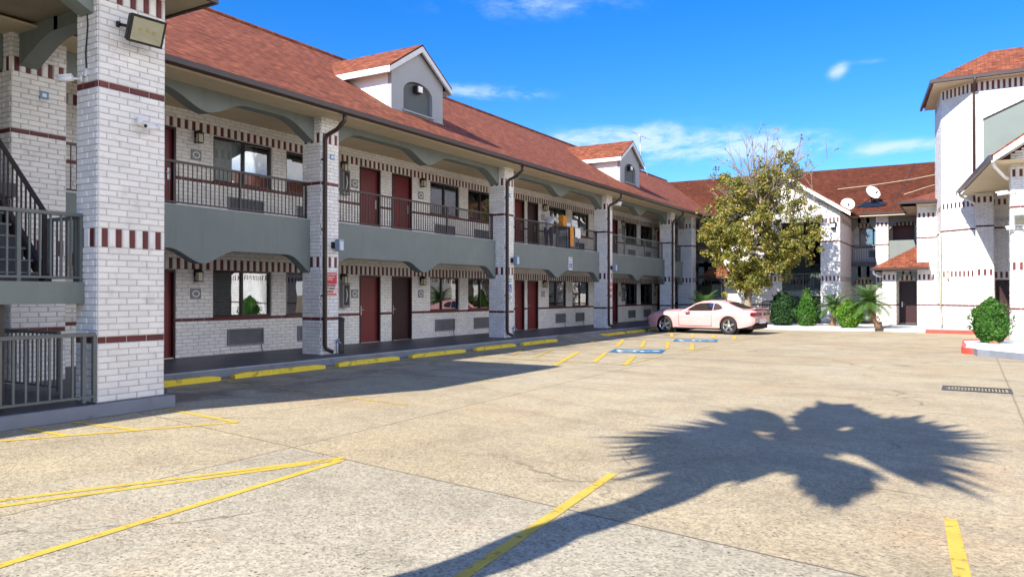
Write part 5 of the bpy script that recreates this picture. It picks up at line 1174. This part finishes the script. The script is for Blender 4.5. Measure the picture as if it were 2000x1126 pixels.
# ================================================================== ROOF THINGS
def dish(loc, r, az, el, label, tripod=False):
    t = thing('satellite_dish', label, 'satellite dish', loc, group=None); c = Vector(loc)+Vector((0, 0, .62 if tripod else .45)); d = Vector((cos(az)*cos(el), sin(az)*cos(el), sin(el))); s = Vector((-sin(az), cos(az), 0)); u = d.cross(s)
    b = MB(); V = []; n, k = 6, 24
    for i in range(n+1):
        for j in range(k):
            rr = r*i/n; V.append(tuple(c+s*rr*cos(2*pi*j/k)*.92+u*rr*sin(2*pi*j/k)+d*(.28*r*(i/n)**2)))
    F = [(i*k+j, i*k+(j+1) % k, (i+1)*k+(j+1) % k, (i+1)*k+j) for i in range(n) for j in range(k)]
    b.add(V, F, 0, True); W2 = [tuple(Vector(v)-d*.02) for v in V]; b.add(W2, F, 0, True); b.build('reflector', M_WHITE, t, recalc=False)
    a = MB(); a.tube([tuple(c-u*r*.85), tuple(c-u*r*.5+d*r*.9)], .014, 5); q = c-u*r*.5+d*r*.95; a.tube([tuple(q), tuple(q-d*.14)], .045, 8); a.build('feed_arm', M_BLACK, t)
    m = MB(); m.tube([tuple(c-d*.03), tuple(c-d*.12-Vector((0, 0, .1))), (loc[0], loc[1], loc[2])], .028, 6)
    if tripod:
        for q in ((-.75, -.55), (.75, -.55), (.1, .3)): m.tube([(loc[0], loc[1], loc[2]+.38), (loc[0]+q[0], loc[1]+q[1], fz(loc[1]+q[1])+.02)], .022, 5)
        p = [(loc[0]+.75*cos(2*pi*i/16), loc[1]-.15+.5*sin(2*pi*i/16)) for i in range(16)]; m.add([(x, y, fz(y)+.045) for x, y in p], [list(range(16))])
    m.build('mount', M_BLACK if tripod else M_SILVER, t); return t
dish((-5.60, 44.6, 5.95+.02), .38, radians(-75), radians(30), 'small round white satellite dish at the gable corner')
dish((-4.72, 47.9, fz(47.9)), .44, radians(-50), radians(32), 'larger white satellite dish on a tripod mount on the far red roof', True)
t = thing('tv_antenna', 'thin metal television antenna on a tripod at the roof ridge', 'antenna', (-19.7, 50.6, 10.2)); mb = MB()
ax, ay, az_ = -19.7, 50.6, 10.22
mb.tube([(ax, ay, az_+.1), (ax, ay, az_+2.5)], .022, 6); mb.build('mast', M_SILVER, t); mb = MB()
for dx, dy in ((-.75, -.55), (.75, -.55), (0, .8)): mb.tube([(ax, ay, az_+1.1), (ax+dx, ay+dy, az_-abs(dx)*.6)], .02, 5)
mb.build('tripod', M_SILVER, t); mb = MB(); mb.tube([(ax-.5, ay-.1, az_+2.75), (ax+.55, ay+.1, az_+2.2)], .02, 5)
for i in range(7):
    f = i/6; p = Vector((ax-.5, ay-.1, az_+2.75)).lerp(Vector((ax+.55, ay+.1, az_+2.2)), f); w = .22+.2*f; mb.tube([(p.x-.2*w, p.y-w, p.z), (p.x+.2*w, p.y+w, p.z)], .01, 4)
mb.build('elements', M_SILVER, t)

# ================================================================== LIGHTS AND CAMERAS ON THE WALLS
def local_frame(loc, rz, tilt=0.):
    M = Matrix.Translation(loc) @ Matrix.Rotation(rz, 4, 'Z') @ Matrix.Rotation(tilt, 4, 'Y')
    return lambda a, b, c: tuple(M @ Vector((a, b, c)))
def floodlight(loc, rz, tilt, w, h, label, mount, m=None):
    t = thing('floodlight', label, 'floodlight', loc); T = local_frame(loc, rz, tilt)      # local +x is the lit side
    mb = MB(T); d = .07
    mb.box(-d, 0, -w/2, w/2, -h/2, h/2, 0, .025); f = .035
    mb.box(0, .02, -w/2+.004, w/2-.004, h/2-f, h/2-.004); mb.box(0, .02, -w/2+.004, w/2-.004, -h/2+.004, -h/2+f); mb.box(0, .02, -w/2+.004, -w/2+f, -h/2+f, h/2-f); mb.box(0, .02, w/2-f, w/2-.004, -h/2+f, h/2-f)
    for i in range(7): mb.box(-d-.05, -d, -w*.4+w*.8*i/6-.006, -w*.4+w*.8*i/6+.006, -h*.38, h*.38)
    mb.build('housing', m or M_BLACK, t)
    r = MB(T); a, b = w/2-f, h/2-f
    r.add([(.016, -a, -b), (.016, a, -b), (.016, a, b), (.016, -a, b), (.002, -a*.78, -b*.7), (.002, a*.78, -b*.7), (.002, a*.78, b*.7), (.002, -a*.78, b*.7)], [(4, 5, 6, 7), (0, 1, 5, 4), (1, 2, 6, 5), (2, 3, 7, 6), (3, 0, 4, 7)])
    rf = r.build('reflector', mat('lamp reflector', (.86, .80, .58), .35, .04, 5), t, recalc=False)
    l = MB(T)
    for y in (-.5, 0, .5): l.box(.003, .009, y*a*.9-.022, y*a*.9+.022, -.022, .022)
    l.build('led', mat('yellow led', (.75, .62, .12), .4, .05, 5), rf)
    g = MB(T); g.box(.019, .021, -a, a, -b, b); g.build('pane', M_GLASS, t)
    br = MB(); br.tube([mount, tuple(Vector(mount).lerp(Vector(T(-d-.02, -w*.3, 0)), .6)), T(-d-.02, -w*.3, 0)], .022, 6); br.tube([mount, tuple(Vector(mount)+Vector((-.0, 0, .0))+(Vector(T(-d, 0, 0))-Vector(mount))*.12)], .045, 8); br.build('bracket', M_BLACK, t); return t
floodlight((-9.82, 6.56, 5.30), radians(-6), radians(22), .50, .38, 'black floodlight bracketed high on the big brick pillar', (-10.11, 6.30, 5.38))
floodlight((1.42, 29.45, 4.02), radians(-95), radians(12), .36, .36, 'square floodlight on the office pillar above two small cameras', (1.42, 29.69, 4.05), M_PLAQ)
def bullet_cam(loc, d, wall, label, L=.24, r=.042):
    t = thing('security_camera', label, 'camera', loc); d = Vector(d).normalized(); p = Vector(loc); mb = MB()
    mb.tube([tuple(p), tuple(p+d*L*.02), tuple(p+d*L)], [r*.6, r, r], 12); mb.tube([tuple(p+d*L*.1+Vector((0, 0, r*1.15))), tuple(p+d*L*1.12+Vector((0, 0, r*1.15)))], r*.5, 6); mb.build('body', M_WHITE, t)
    l = MB(); l.tube([tuple(p+d*(L+.001)), tuple(p+d*(L+.006))], r*.75, 12); l.build('lens', M_FRAME, t)
    b = MB(); w = Vector(wall); b.tube([tuple(w), tuple(w.lerp(p, .25))], .055, 12); b.tube([tuple(w), tuple(w.lerp(p+d*.05, .6)), tuple(p+d*.05)], .018, 6); b.build('mount', M_WHITE, t); return t
bullet_cam((-9.99, 6.86, 4.03), (.30, -1., -.10), (-10.105, 6.60, 4.10), 'white bullet camera on the front face of the big brick pillar', .26, .034)
bullet_cam((-10.52, 5.94, 4.60), (-.75, -.6, -.12), (-10.45, 6.03, 4.60), 'white bullet camera on the shaded side of the big brick pillar', .2, .042)
bullet_cam((-13.38, 31.2, 5.60), (.8, .5, -.05), (-13.48, 31.1, 5.55), 'white camera at the top of a far brick pillar under the eave', .32, .07)
bullet_cam((1.10, 29.55, 4.93), (-1., -.35, -.15), (1.3, 29.69, 4.97), 'white bullet camera high on the office pillar under the eave', .34, .055)
bullet_cam((1.22, 29.55, 3.78), (-1., -.3, -.1), (1.36, 29.69, 3.80), 'small white camera below the floodlight, pointing left', .2, .05)
bullet_cam((1.52, 29.55, 3.78), (.2, -1., -.2), (1.5, 29.69, 3.82), 'small white camera below the floodlight, pointing forward', .16, .06)
def wall_pack(loc, label, T=None):
    t = thing('wall_light', label, 'wall light', loc, group='wall lights on the walkway pillars'); T2 = local_frame(loc, 0)
    a = MB(T2); a.box(.0, .07, -.05, .05, -.08, .08, 0, .01); a.tube([(.06, 0, 0), (.12, .05, .02)], .03, 6); a.build('base', M_BLACK, t)
    b = MB(T2); b.box(.09, .23, -.01, .16, -.15, .16, 0, .02); h = b.build('housing', M_BLUEG, t)
    g = MB(T2); g.box(.231, .238, .015, .135, -.12, .10); g.build('lens', mat('pale diffuser', (.55, .62, .70), .3, .05, 4), t); return t
wall_pack((-13.488, 14.0, 2.85), 'blue grey wall light on the pillar with the red sign')
wall_pack((-13.488, 22.60, 2.80), 'blue grey wall light on the pillar with the tall narrow blue sign')
wall_pack((-13.488, 31.12, 2.80), 'blue grey wall light on the pillar with the red stencilled marks')
t = thing('wall_lantern', 'black and white wall lamp on the sunlit gable column', 'wall light', (-6.0, 42.55, 5.2)); T2 = TNY(42.58)
mb = MB(T2); mb.box(-6.16, -5.86, .0, .2, 5.28, 5.36, 0, .01); mb.box(-6.10, -5.92, .02, .2, 4.98, 5.10, 0, .02); mb.box(-6.13, -5.89, .0, .05, 4.98, 5.36); mb.build('housing', M_BLACK, t)
mb = MB(T2); mb.box(-6.09, -5.93, .051, .19, 5.10, 5.28); mb.build('shade', M_WHITE, t)
t = thing('cable', 'dark cable hanging down the side of the big brick pillar', 'cable', (-10.4, 6.03, 5.5)); mb = MB()
mb.tube([(-10.36, 6.03, 6.04), (-10.35, 6.02, 5.7), (-10.34, 6.03, 5.3), (-10.37, 6.02, 4.95), (-10.37, 6.03, 4.72)], .011, 5); mb.build('cord', M_INK, t)
mb = MB(); mb.tube([(-10.37, 6.03, 4.73), (-10.36, 6.02, 4.62)], .02, 6); mb.build('plug', M_WHITE, t)

# ================================================================== SIGNS
def bars(mb, T, u0, u1, rows, n, h, mi=0, gap=.22):
    """rows of small letter-like strokes"""
    mb.T = T
    for z, f in rows:
        u = u0
        while u < u0+(u1-u0)*f:
            w = random.uniform(.5, .9)*h
            k = random.choice('HNTEO')
            if k in 'HN': mb.box(u, u+w*.28, n, n+.003, z, z+h); mb.box(u+w*.72, u+w, n, n+.003, z, z+h); mb.box(u+w*.28, u+w*.72, n, n+.003, z+h*.4, z+h*.6)
            elif k == 'T': mb.box(u+w*.36, u+w*.64, n, n+.003, z, z+h*.75); mb.box(u, u+w, n, n+.003, z+h*.75, z+h)
            elif k == 'E': mb.box(u, u+w*.3, n, n+.003, z, z+h); [mb.box(u+w*.3, u+w, n, n+.003, z+h*q, z+h*(q+.2)) for q in (0, .4, .8)]
            else: mb.box(u, u+w*.28, n, n+.003, z, z+h); mb.box(u+w*.72, u+w, n, n+.003, z, z+h); mb.box(u+w*.28, u+w*.72, n, n+.003, z, z+h*.2); mb.box(u+w*.28, u+w*.72, n, n+.003, z+h*.8, z+h)
            u += w*(1+gap)
SX = TX(-13.485)
t = thing('parking_sign', 'red and faded pink parking notice on the first walkway pillar', 'sign', (-13.48, 13.95, 1.9))
mb = MB(SX); mb.box(13.78, 14.14, .0, .012, 1.90, 2.18); p = mb.build('red_panel', M_REDSIGN, t)
mb = MB(); bars(mb, SX, 13.80, 14.12, [(2.115, .95), (2.045, .8), (1.985, .6)], .013, .042); mb.build('lettering', M_SALMON, p, recalc=False)
mb = MB(SX); mb.box(13.78, 14.14, .0, .012, 1.60, 1.895); p = mb.build('pale_panel', M_SALMON, t)
mb = MB(); bars(mb, SX, 13.80, 14.12, [(1.84, .85), (1.765, .85), (1.69, .6)], .013, .045); mb.build('lettering', M_INK, p, recalc=False)
mb = MB(); bars(mb, SX, 13.80, 14.12, [(1.625, .9)], .013, .042); mb.build('red_lettering', M_REDSIGN, p, recalc=False)
def chair_icon(mb, T, u, z, s, n):
    mb.T = T; k = 14
    mb.add([(u-.03*s+.10*s*cos(2*pi*i/10), n, z+.42*s+.10*s*sin(2*pi*i/10)) for i in range(10)], [list(range(10))])
    V = [(u+r*s*cos(pi*.7+1.5*pi*i/k), n, z-.15*s+r*s*sin(pi*.7+1.5*pi*i/k)) for r in (.36, .25) for i in range(k+1)]; mb.add(V, [(i, i+1, k+2+i, k+1+i) for i in range(k)])
    mb.box(u-.08*s, u+.04*s, n-.001, n+.001, z-.05*s, z+.32*s); mb.box(u-.02*s, u+.3*s, n-.001, n+.0012, z-.05*s, z+.05*s); mb.box(u+.22*s, u+.34*s, n-.001, n+.0014, z-.42*s, z+.0)
t = thing('accessible_sign', 'tall narrow white sign with blue wheelchair panel on the second walkway pillar', 'sign', (-13.48, 22.4, 1.9))
mb = MB(SX); mb.box(22.33, 22.62, .0, .012, 1.42, 2.22); p = mb.build('panel', M_WHITE, t)
mb = MB(SX); mb.box(22.36, 22.59, .013, .018, 1.70, 1.98); q = mb.build('blue_square', M_SIGNBLUE, p); mb = MB(); chair_icon(mb, SX, 22.47, 1.83, .22, .0195); mb.build('symbol', M_WHITE, q, recalc=False)
mb = MB(); bars(mb, SX, 22.36, 22.60, [(2.13, .9), (2.05, .9), (1.60, .8), (1.52, .9), (1.45, .7)], .013, .045); mb.build('lettering', M_SIGNGREEN, p, recalc=False)
SB = TX(-13.848)
t = thing('accessible_sign', 'small white sign with green writing and blue wheelchair panel on the grey balcony front', 'sign', (-13.84, 28.0, 2.9))
mb = MB(SB); mb.box(27.7, 28.03, .0, .012, 2.62, 3.14); p = mb.build('panel', M_WHITE, t)
mb = MB(SB); mb.box(27.75, 27.98, .013, .018, 2.68, 2.90); q = mb.build('blue_square', M_SIGNBLUE, p); mb = MB(); chair_icon(mb, SB, 27.86, 2.78, .2, .0195); mb.build('symbol', M_WHITE, q, recalc=False)
mb = MB(); bars(mb, SB, 27.74, 28.0, [(3.05, .9), (2.94, .9)], .013, .06); mb.build('lettering', M_SIGNGREEN, p, recalc=False)
t = thing('stencilled_sign', 'white board with red stencilled marks on the third walkway pillar', 'sign', (-13.48, 31.0, 1.8))
mb = MB(SX); mb.box(30.88, 31.22, .0, .010, 1.35, 2.2); p = mb.build('panel', M_WHITE, t); mb = MB(); bars(mb, SX, 30.91, 31.2, [(2.0, 1.), (1.75, .9), (1.48, 1.)], .011, .16); mb.build('lettering', M_REDSIGN, p, recalc=False)
for x, y, l in ((-13.486, 13.98, 'small blue square tag high on the first walkway pillar'), (-13.486, 22.5, 'small blue square tag high on the second walkway pillar'), (-13.486, 7.12, 'small blue square tag high on the brick pillar behind the stairs')):
    t = thing('wall_tag', l, 'tag', (x, y, 5.0)); z = 5.02; mb = MB(TX(x)); mb.box(y-.07, y+.07, 0, .012, z-.065, z+.065); p = mb.build('plate', mat('pale blue tag', (.14, .30, .46), .5, .05, 4), t); mb = MB(TX(x)); mb.box(y-.035, y+.035, .0125, .016, z-.03, z+.03); mb.build('mark', M_WHITE, p)

# ================================================================== SMALL THINGS
t = thing('ash_bin', 'tall narrow black bin standing beside the first walkway pillar', 'bin', (-13.8, 14.46, .176)); mb = MB(); c = (-13.72, 14.45)
mb.lathe((c[0], c[1], .18), [(.0, 0), (.15, 0), (.155, .02), (.15, .05), (.15, .80)], 20); mb.build('body', M_BIN, t); mb = MB(); mb.lathe((c[0], c[1], .98), [(.152, .0), (.165, .0), (.165, .05), (.13, .08), (.06, .10), (0, .10)], 20); mb.build('lid', M_BIN, t)
mb = MB()
for y, l in ((14.13, 'grey hose bib and pipe at the foot of the first walkway pillar'), (22.70, 'grey hose bib and pipe at the foot of the second walkway pillar')):
    t = thing('water_tap', l, 'tap', (-13.45, y, .3)); mb = MB(); mb.tube([(-13.49, y, .48), (-13.38, y, .48), (-13.33, y, .42)], .022, 8); mb.lathe((-13.42, y, .50), [(.0, .05), (.04, .05), (.04, .03), (.012, .03), (.012, 0)], 10); mb.build('valve', M_BLUEG, t); mb = MB(); mb.tube([(-13.47, y, .47), (-13.46, y, .18)], .018, 6); mb.build('pipe', M_BLUEG, t)
# patio chair by the far wall
t = thing('patio_chair', 'black metal chair against the far white wall behind the car', 'chair', (-8.98, 41.6, .12)); o = Vector((-8.98, 41.2, .12)); T2 = local_frame(o, radians(20))
for x, y in ((-.26, -.26), (.26, -.26)): mb = MB(T2); mb.tube([(x, y, 0), (x, y, .62)], .022, 6); mb.build('leg', M_BLACK, t)
for x in (-.26, .26): mb = MB(T2); mb.tube([(x, .28, 0), (x, .24, .45), (x*.95, .34, 1.15)], .022, 6); mb.build('rear_post', M_BLACK, t); mb = MB(T2); mb.tube([(x, -.26, .62), (x, .27, .66)], .025, 6); mb.build('armrest', M_BLACK, t)
mb = MB(T2); mb.box(-.26, .26, -.26, .25, .42, .46, 0, .01); mb.build('seat', M_BLACK, t); mb = MB(T2)
for i in range(7): mb.tube([(-.24+.08*i, .25, .48), (-.24+.08*i, .335, 1.13)], .016, 5)
mb.tube([(-.25, .34, 1.15), (.25, .34, 1.15)], .025, 6); mb.build('backrest', M_BLACK, t)
# drain grate
t = thing('drain_grate', 'black iron drain grate set in the lot', 'drain', (.2, 15.5, 0)); mb = MB(); mb.box(-.42, .62, 15.16, 15.24, .0, .012); mb.box(-.42, .62, 15.80, 15.88, .0, .012); mb.box(-.42, -.36, 15.24, 15.80, .0, .012); mb.box(.56, .62, 15.24, 15.80, .0, .012); mb.build('frame', M_BLACK, t); mb = MB()
for i in range(18): mb.box(-.35+.05*i, -.325+.05*i, 15.24, 15.80, .001, .009)
mb.build('grate', M_BLACK, t)
t = thing('rock', 'small brown rock at the foot of the big shrub', 'rock', (.62, 26.6, .16)); bm = bmesh.new(); bmesh.ops.create_icosphere(bm, subdivisions=2, radius=.13)
for v in bm.verts: v.co = Vector((v.co.x*1.25, v.co.y, v.co.z*.7))*random.uniform(.85, 1.12)
me = bpy.data.meshes.new('stone'); bm.to_mesh(me); bm.free(); me.materials.append(mat('brown rock', (.26, .13, .08), .9, .3, 8, .6, 30)); ob = bpy.data.objects.new('stone', me); COL.objects.link(ob); ob.parent = t; ob.location = (0, 0, .03)

# ================================================================== HOUSEKEEPING ON THE BALCONY
CX, CY, CZ = -14.55, 29.0, F2
t = thing('housekeeping_cart', 'housekeeping cart loaded with folded white linen on the upper balcony', 'cart', (CX, CY, CZ)); T2 = lambda a, b, c: (CX+a, CY+b, CZ+c)
mb = MB(T2); mb.box(-.25, .25, -.55, .55, .14, .20); mb.box(-.25, .25, -.55, .55, .58, .62); mb.box(-.25, .25, -.55, .55, .98, 1.02); mb.box(-.25, -.22, -.55, .55, .2, .98)
for a in (-.24, .24):
    for b in (-.54, .54): mb.box(a-.015, a+.015, b-.015, b+.015, .14, 1.05)
mb.build('frame', M_BLUEG, t)
for a in (-.2, .2):
    for b in (-.48, .48): mb = MB(T2); mb.lathe((a, b, .07), [(.0, -.02), (.068, -.02), (.068, .02), (0, .02)], 12, 0, 'x'); mb.build('wheel', M_BLACK, t)
def soft_stack(name, c, n, w, d, label, cat, m, h=.055):
    t = thing(name, label, cat, c); mb = MB(); z = c[2]
    for i in range(n): j = random.uniform(-.015, .015); mb.box(c[0]-w/2+j, c[0]+w/2+j, c[1]-d/2-j, c[1]+d/2-j, z, z+h-.004, 0, .018); z += h
    mb.build('folded_cloth', m, t); return t
M_LINEN = mat('white linen', (.80, .80, .80), .9, .05, 5); M_ORANGE = mat('orange cloth', (.62, .27, .05), .85, .12, 5, .3, 20)
soft_stack('towel_stack', (CX, CY+.28, CZ+1.02), 6, .42, .5, 'tall stack of folded white linen on the far end of the cart', 'linen', M_LINEN)
soft_stack('towel_stack', (CX, CY-.30, CZ+1.02), 3, .42, .45, 'low stack of folded white linen on the near end of the cart', 'linen', M_LINEN)
soft_stack('sheet_stack', (CX, CY+.05, CZ+.62), 5, .4, .9, 'folded white sheets on the middle shelf of the cart', 'linen', M_LINEN)
def drape(name, y0, y1, ztop, lf, lb, label, cat, m):
    t = thing(name, label, cat, (-13.98, (y0+y1)/2, ztop)); mb = MB(); n = 10; V = []
    prof = [(-.045, -lb), (-.042, -lb*.5), (-.036, -.03), (-.02, .012), (.02, .012), (.036, -.03), (.042, -lf*.5), (.05, -lf)]
    for i in range(n+1):
        y = y0+(y1-y0)*i/n; wv = .012*sin(i*1.9)
        for a, c in prof: V.append((-13.98+a+(wv if c < -.05 else 0), y, ztop+c+.03*sin(i*.8)*(1 if c < -lf*.7 else 0)))
    mb.add(V, [(i*8+j, i*8+j+1, i*8+9+j, i*8+8+j) for i in range(n) for j in range(7)], 0, True); mb.build('cloth', m, t, recalc=False); return t
drape('towel', 28.05, 28.36, 4.39, .78, .5, 'orange towel hung over the balcony railing', 'towel', M_ORANGE)
drape('towel', 28.5, 29.0, 4.39, .42, .4, 'white towel hung over the balcony railing beside the orange one', 'towel', M_LINEN)
t = thing('cloth_bag', 'orange cloth bag hung on the cart', 'bag', (CX+.1, CY-.62, CZ+.9)); bm = bmesh.new(); bmesh.ops.create_cube(bm, size=1.); bmesh.ops.subdivide_edges(bm, edges=bm.edges, cuts=5, use_grid_fill=True)
for v in bm.verts:
    c = v.co; k = 1-.12*abs(c.z)**2; v.co = Vector((c.x*.22*k, c.y*.34*k+.03*sin(c.z*7), c.z*.46+.02*sin(c.y*9)))+Vector((random.uniform(-.012, .012), random.uniform(-.012, .012), random.uniform(-.012, .012)))
me = bpy.data.meshes.new('sack'); bm.to_mesh(me); bm.free(); me.materials.append(M_ORANGE); ob = bpy.data.objects.new('sack', me); COL.objects.link(ob); ob.parent = t; ob.location = (0, 0, .32)

def skin_body(name, chains, mats, parent, base):
    """chains: lists of ((x, y, z), r) joined into one skinned figure; shared joints are merged"""
    verts, edges, rad, idx = [], [], [], {}
    for ch in chains:
        prev = None
        for p, r in ch:
            k = tuple(round(c, 4) for c in p)
            if k not in idx: idx[k] = len(verts); verts.append(p); rad.append(r)
            if prev is not None and prev != idx[k]: edges.append((prev, idx[k]))
            prev = idx[k]
    me = bpy.data.meshes.new(name); me.from_pydata(verts, edges, []); o = bpy.data.objects.new(name, me); COL.objects.link(o)
    sk = o.modifiers.new('skin', 'SKIN'); sk.use_smooth_shade = True
    for v, r in zip(me.skin_vertices[0].data, rad): v.radius = (r, r)
    me.skin_vertices[0].data[0].use_root = True
    ss = o.modifiers.new('sub', 'SUBSURF'); ss.levels = 2; ss.render_levels = 2
    dg = bpy.context.evaluated_depsgraph_get(); dg.update(); m2 = bpy.data.meshes.new_from_object(o.evaluated_get(dg)); bpy.data.objects.remove(o)
    m2.materials.clear(); m2.materials.append(mats); o = bpy.data.objects.new(name, m2); COL.objects.link(o); o.parent = parent; return o
def person():
    px, py = -14.45, 27.15; t = thing('person', 'person in a pale tunic with dark tied hair leaning over the cart', 'person', (px, py, F2), radians(8))
    M_SKIN = mat('brown skin', (.28, .15, .10), .5, .08, 6); M_TUNIC = mat('pale patterned tunic', (.50, .54, .62), .85, .25, 14); M_TROU = mat('dark trousers', (.05, .06, .10), .85, .1, 6); M_HAIR = mat('black hair', (.010, .009, .010), .4, .2, 12)
    pel = (0, 0, .92); sp = (.0, .06, 1.10); ch = (.0, .20, 1.30); nk = (0, .29, 1.42)
    arms = []
    for s in (-1, 1):
        sh_, el, wr, pm = (s*.17, .22, 1.36), (s*.22, .34, 1.10), (s*.16, .56, 1.04), (s*.15, .63, 1.03)
        arms.append([(ch, .125), (sh_, .062), (el, .043), (wr, .028), (pm, .032)])
        for k in range(4): dx = (k-1.5)*.021; arms.append([(pm, .032), ((s*.15+dx, .68, 1.035), .010), ((s*.15+dx*1.1, .72-.008*abs(k-1.4), 1.02), .009), ((s*.15+dx*1.1, .735-.012*abs(k-1.4), .995), .008)])
        arms.append([(pm, .032), ((s*.15-s*.045, .645, 1.03), .011), ((s*.15-s*.065, .675, 1.01), .009)])
    legs = [[(pel, .13), (( s*.10, 0, .86), .095), ((s*.11, .02, .47), .06), ((s*.11, -.02, .09), .04), ((s*.12, .03, .035), .036), ((s*.13, .14, .025), .03)] for s in (-1, 1)]
    head = [(nk, .052), ((0, .335, 1.50), .062), ((0, .36, 1.58), .092), ((0, .37, 1.65), .082)]
    b = skin_body('body', [[(pel, .13), (sp, .12), (ch, .125), (nk, .052)], head]+arms+legs, M_SKIN, t, None)
    g = lambda r: r*1.14+.006
    tun = [[((0, -.01, .74), .165), (pel, .155), (sp, .142), (ch, .148), ((0, .265, 1.385), .085)]]+[[(ch, .148), ((s*.17, .22, 1.36), .078), ((s*.205, .30, 1.19), .064)] for s in (-1, 1)]
    skin_body('tunic', tun, M_TUNIC, t, None)
    skin_body('trousers', [[(pel, .142), ((s*.10, 0, .86), .108), ((s*.11, .02, .47), .075), ((s*.11, -.02, .12), .058)] for s in (-1, 1)], M_TROU, t, None)
    skin_body('hair', [[((0, .315, 1.53), .055), ((0, .325, 1.62), .098), ((0, .355, 1.685), .082)], [((0, .325, 1.62), .098), ((0, .235, 1.62), .055), ((0, .20, 1.56), .04), ((0, .17, 1.46), .022)]], M_HAIR, t, None)
    f = MB(lambda a, b, c: (px+a, py+b, F2+c))
    for s in (-1, 1): f.lathe((s*.034, .452, 1.605), [(0, .012), (.008, .008), (.011, 0), (.008, -.008), (0, -.012)], 8)
    f.box(-.022, .022, .452, .462, 1.545, 1.552); f.build('face', M_HAIR, t, recalc=False)
    f = MB(lambda a, b, c: (px+a, py+b, F2+c)); f.add([(-.016, .45, 1.572), (.016, .45, 1.572), (0, .478, 1.575), (0, .45, 1.61)], [(0, 1, 2), (0, 2, 3), (1, 3, 2)])
    for s in (-1, 1): f.lathe((s*.092, .36, 1.59), [(0, .03), (.012, .02), (.014, 0), (.01, -.02), (0, -.03)], 8)
    f.build('nose_and_ears', M_SKIN, t, recalc=False)
    for c in t.children: c.location = (0, 0, 0)
    t.scale = (1, 1, .93); return t
person()
# distant tree line behind the motel so the horizon is closed
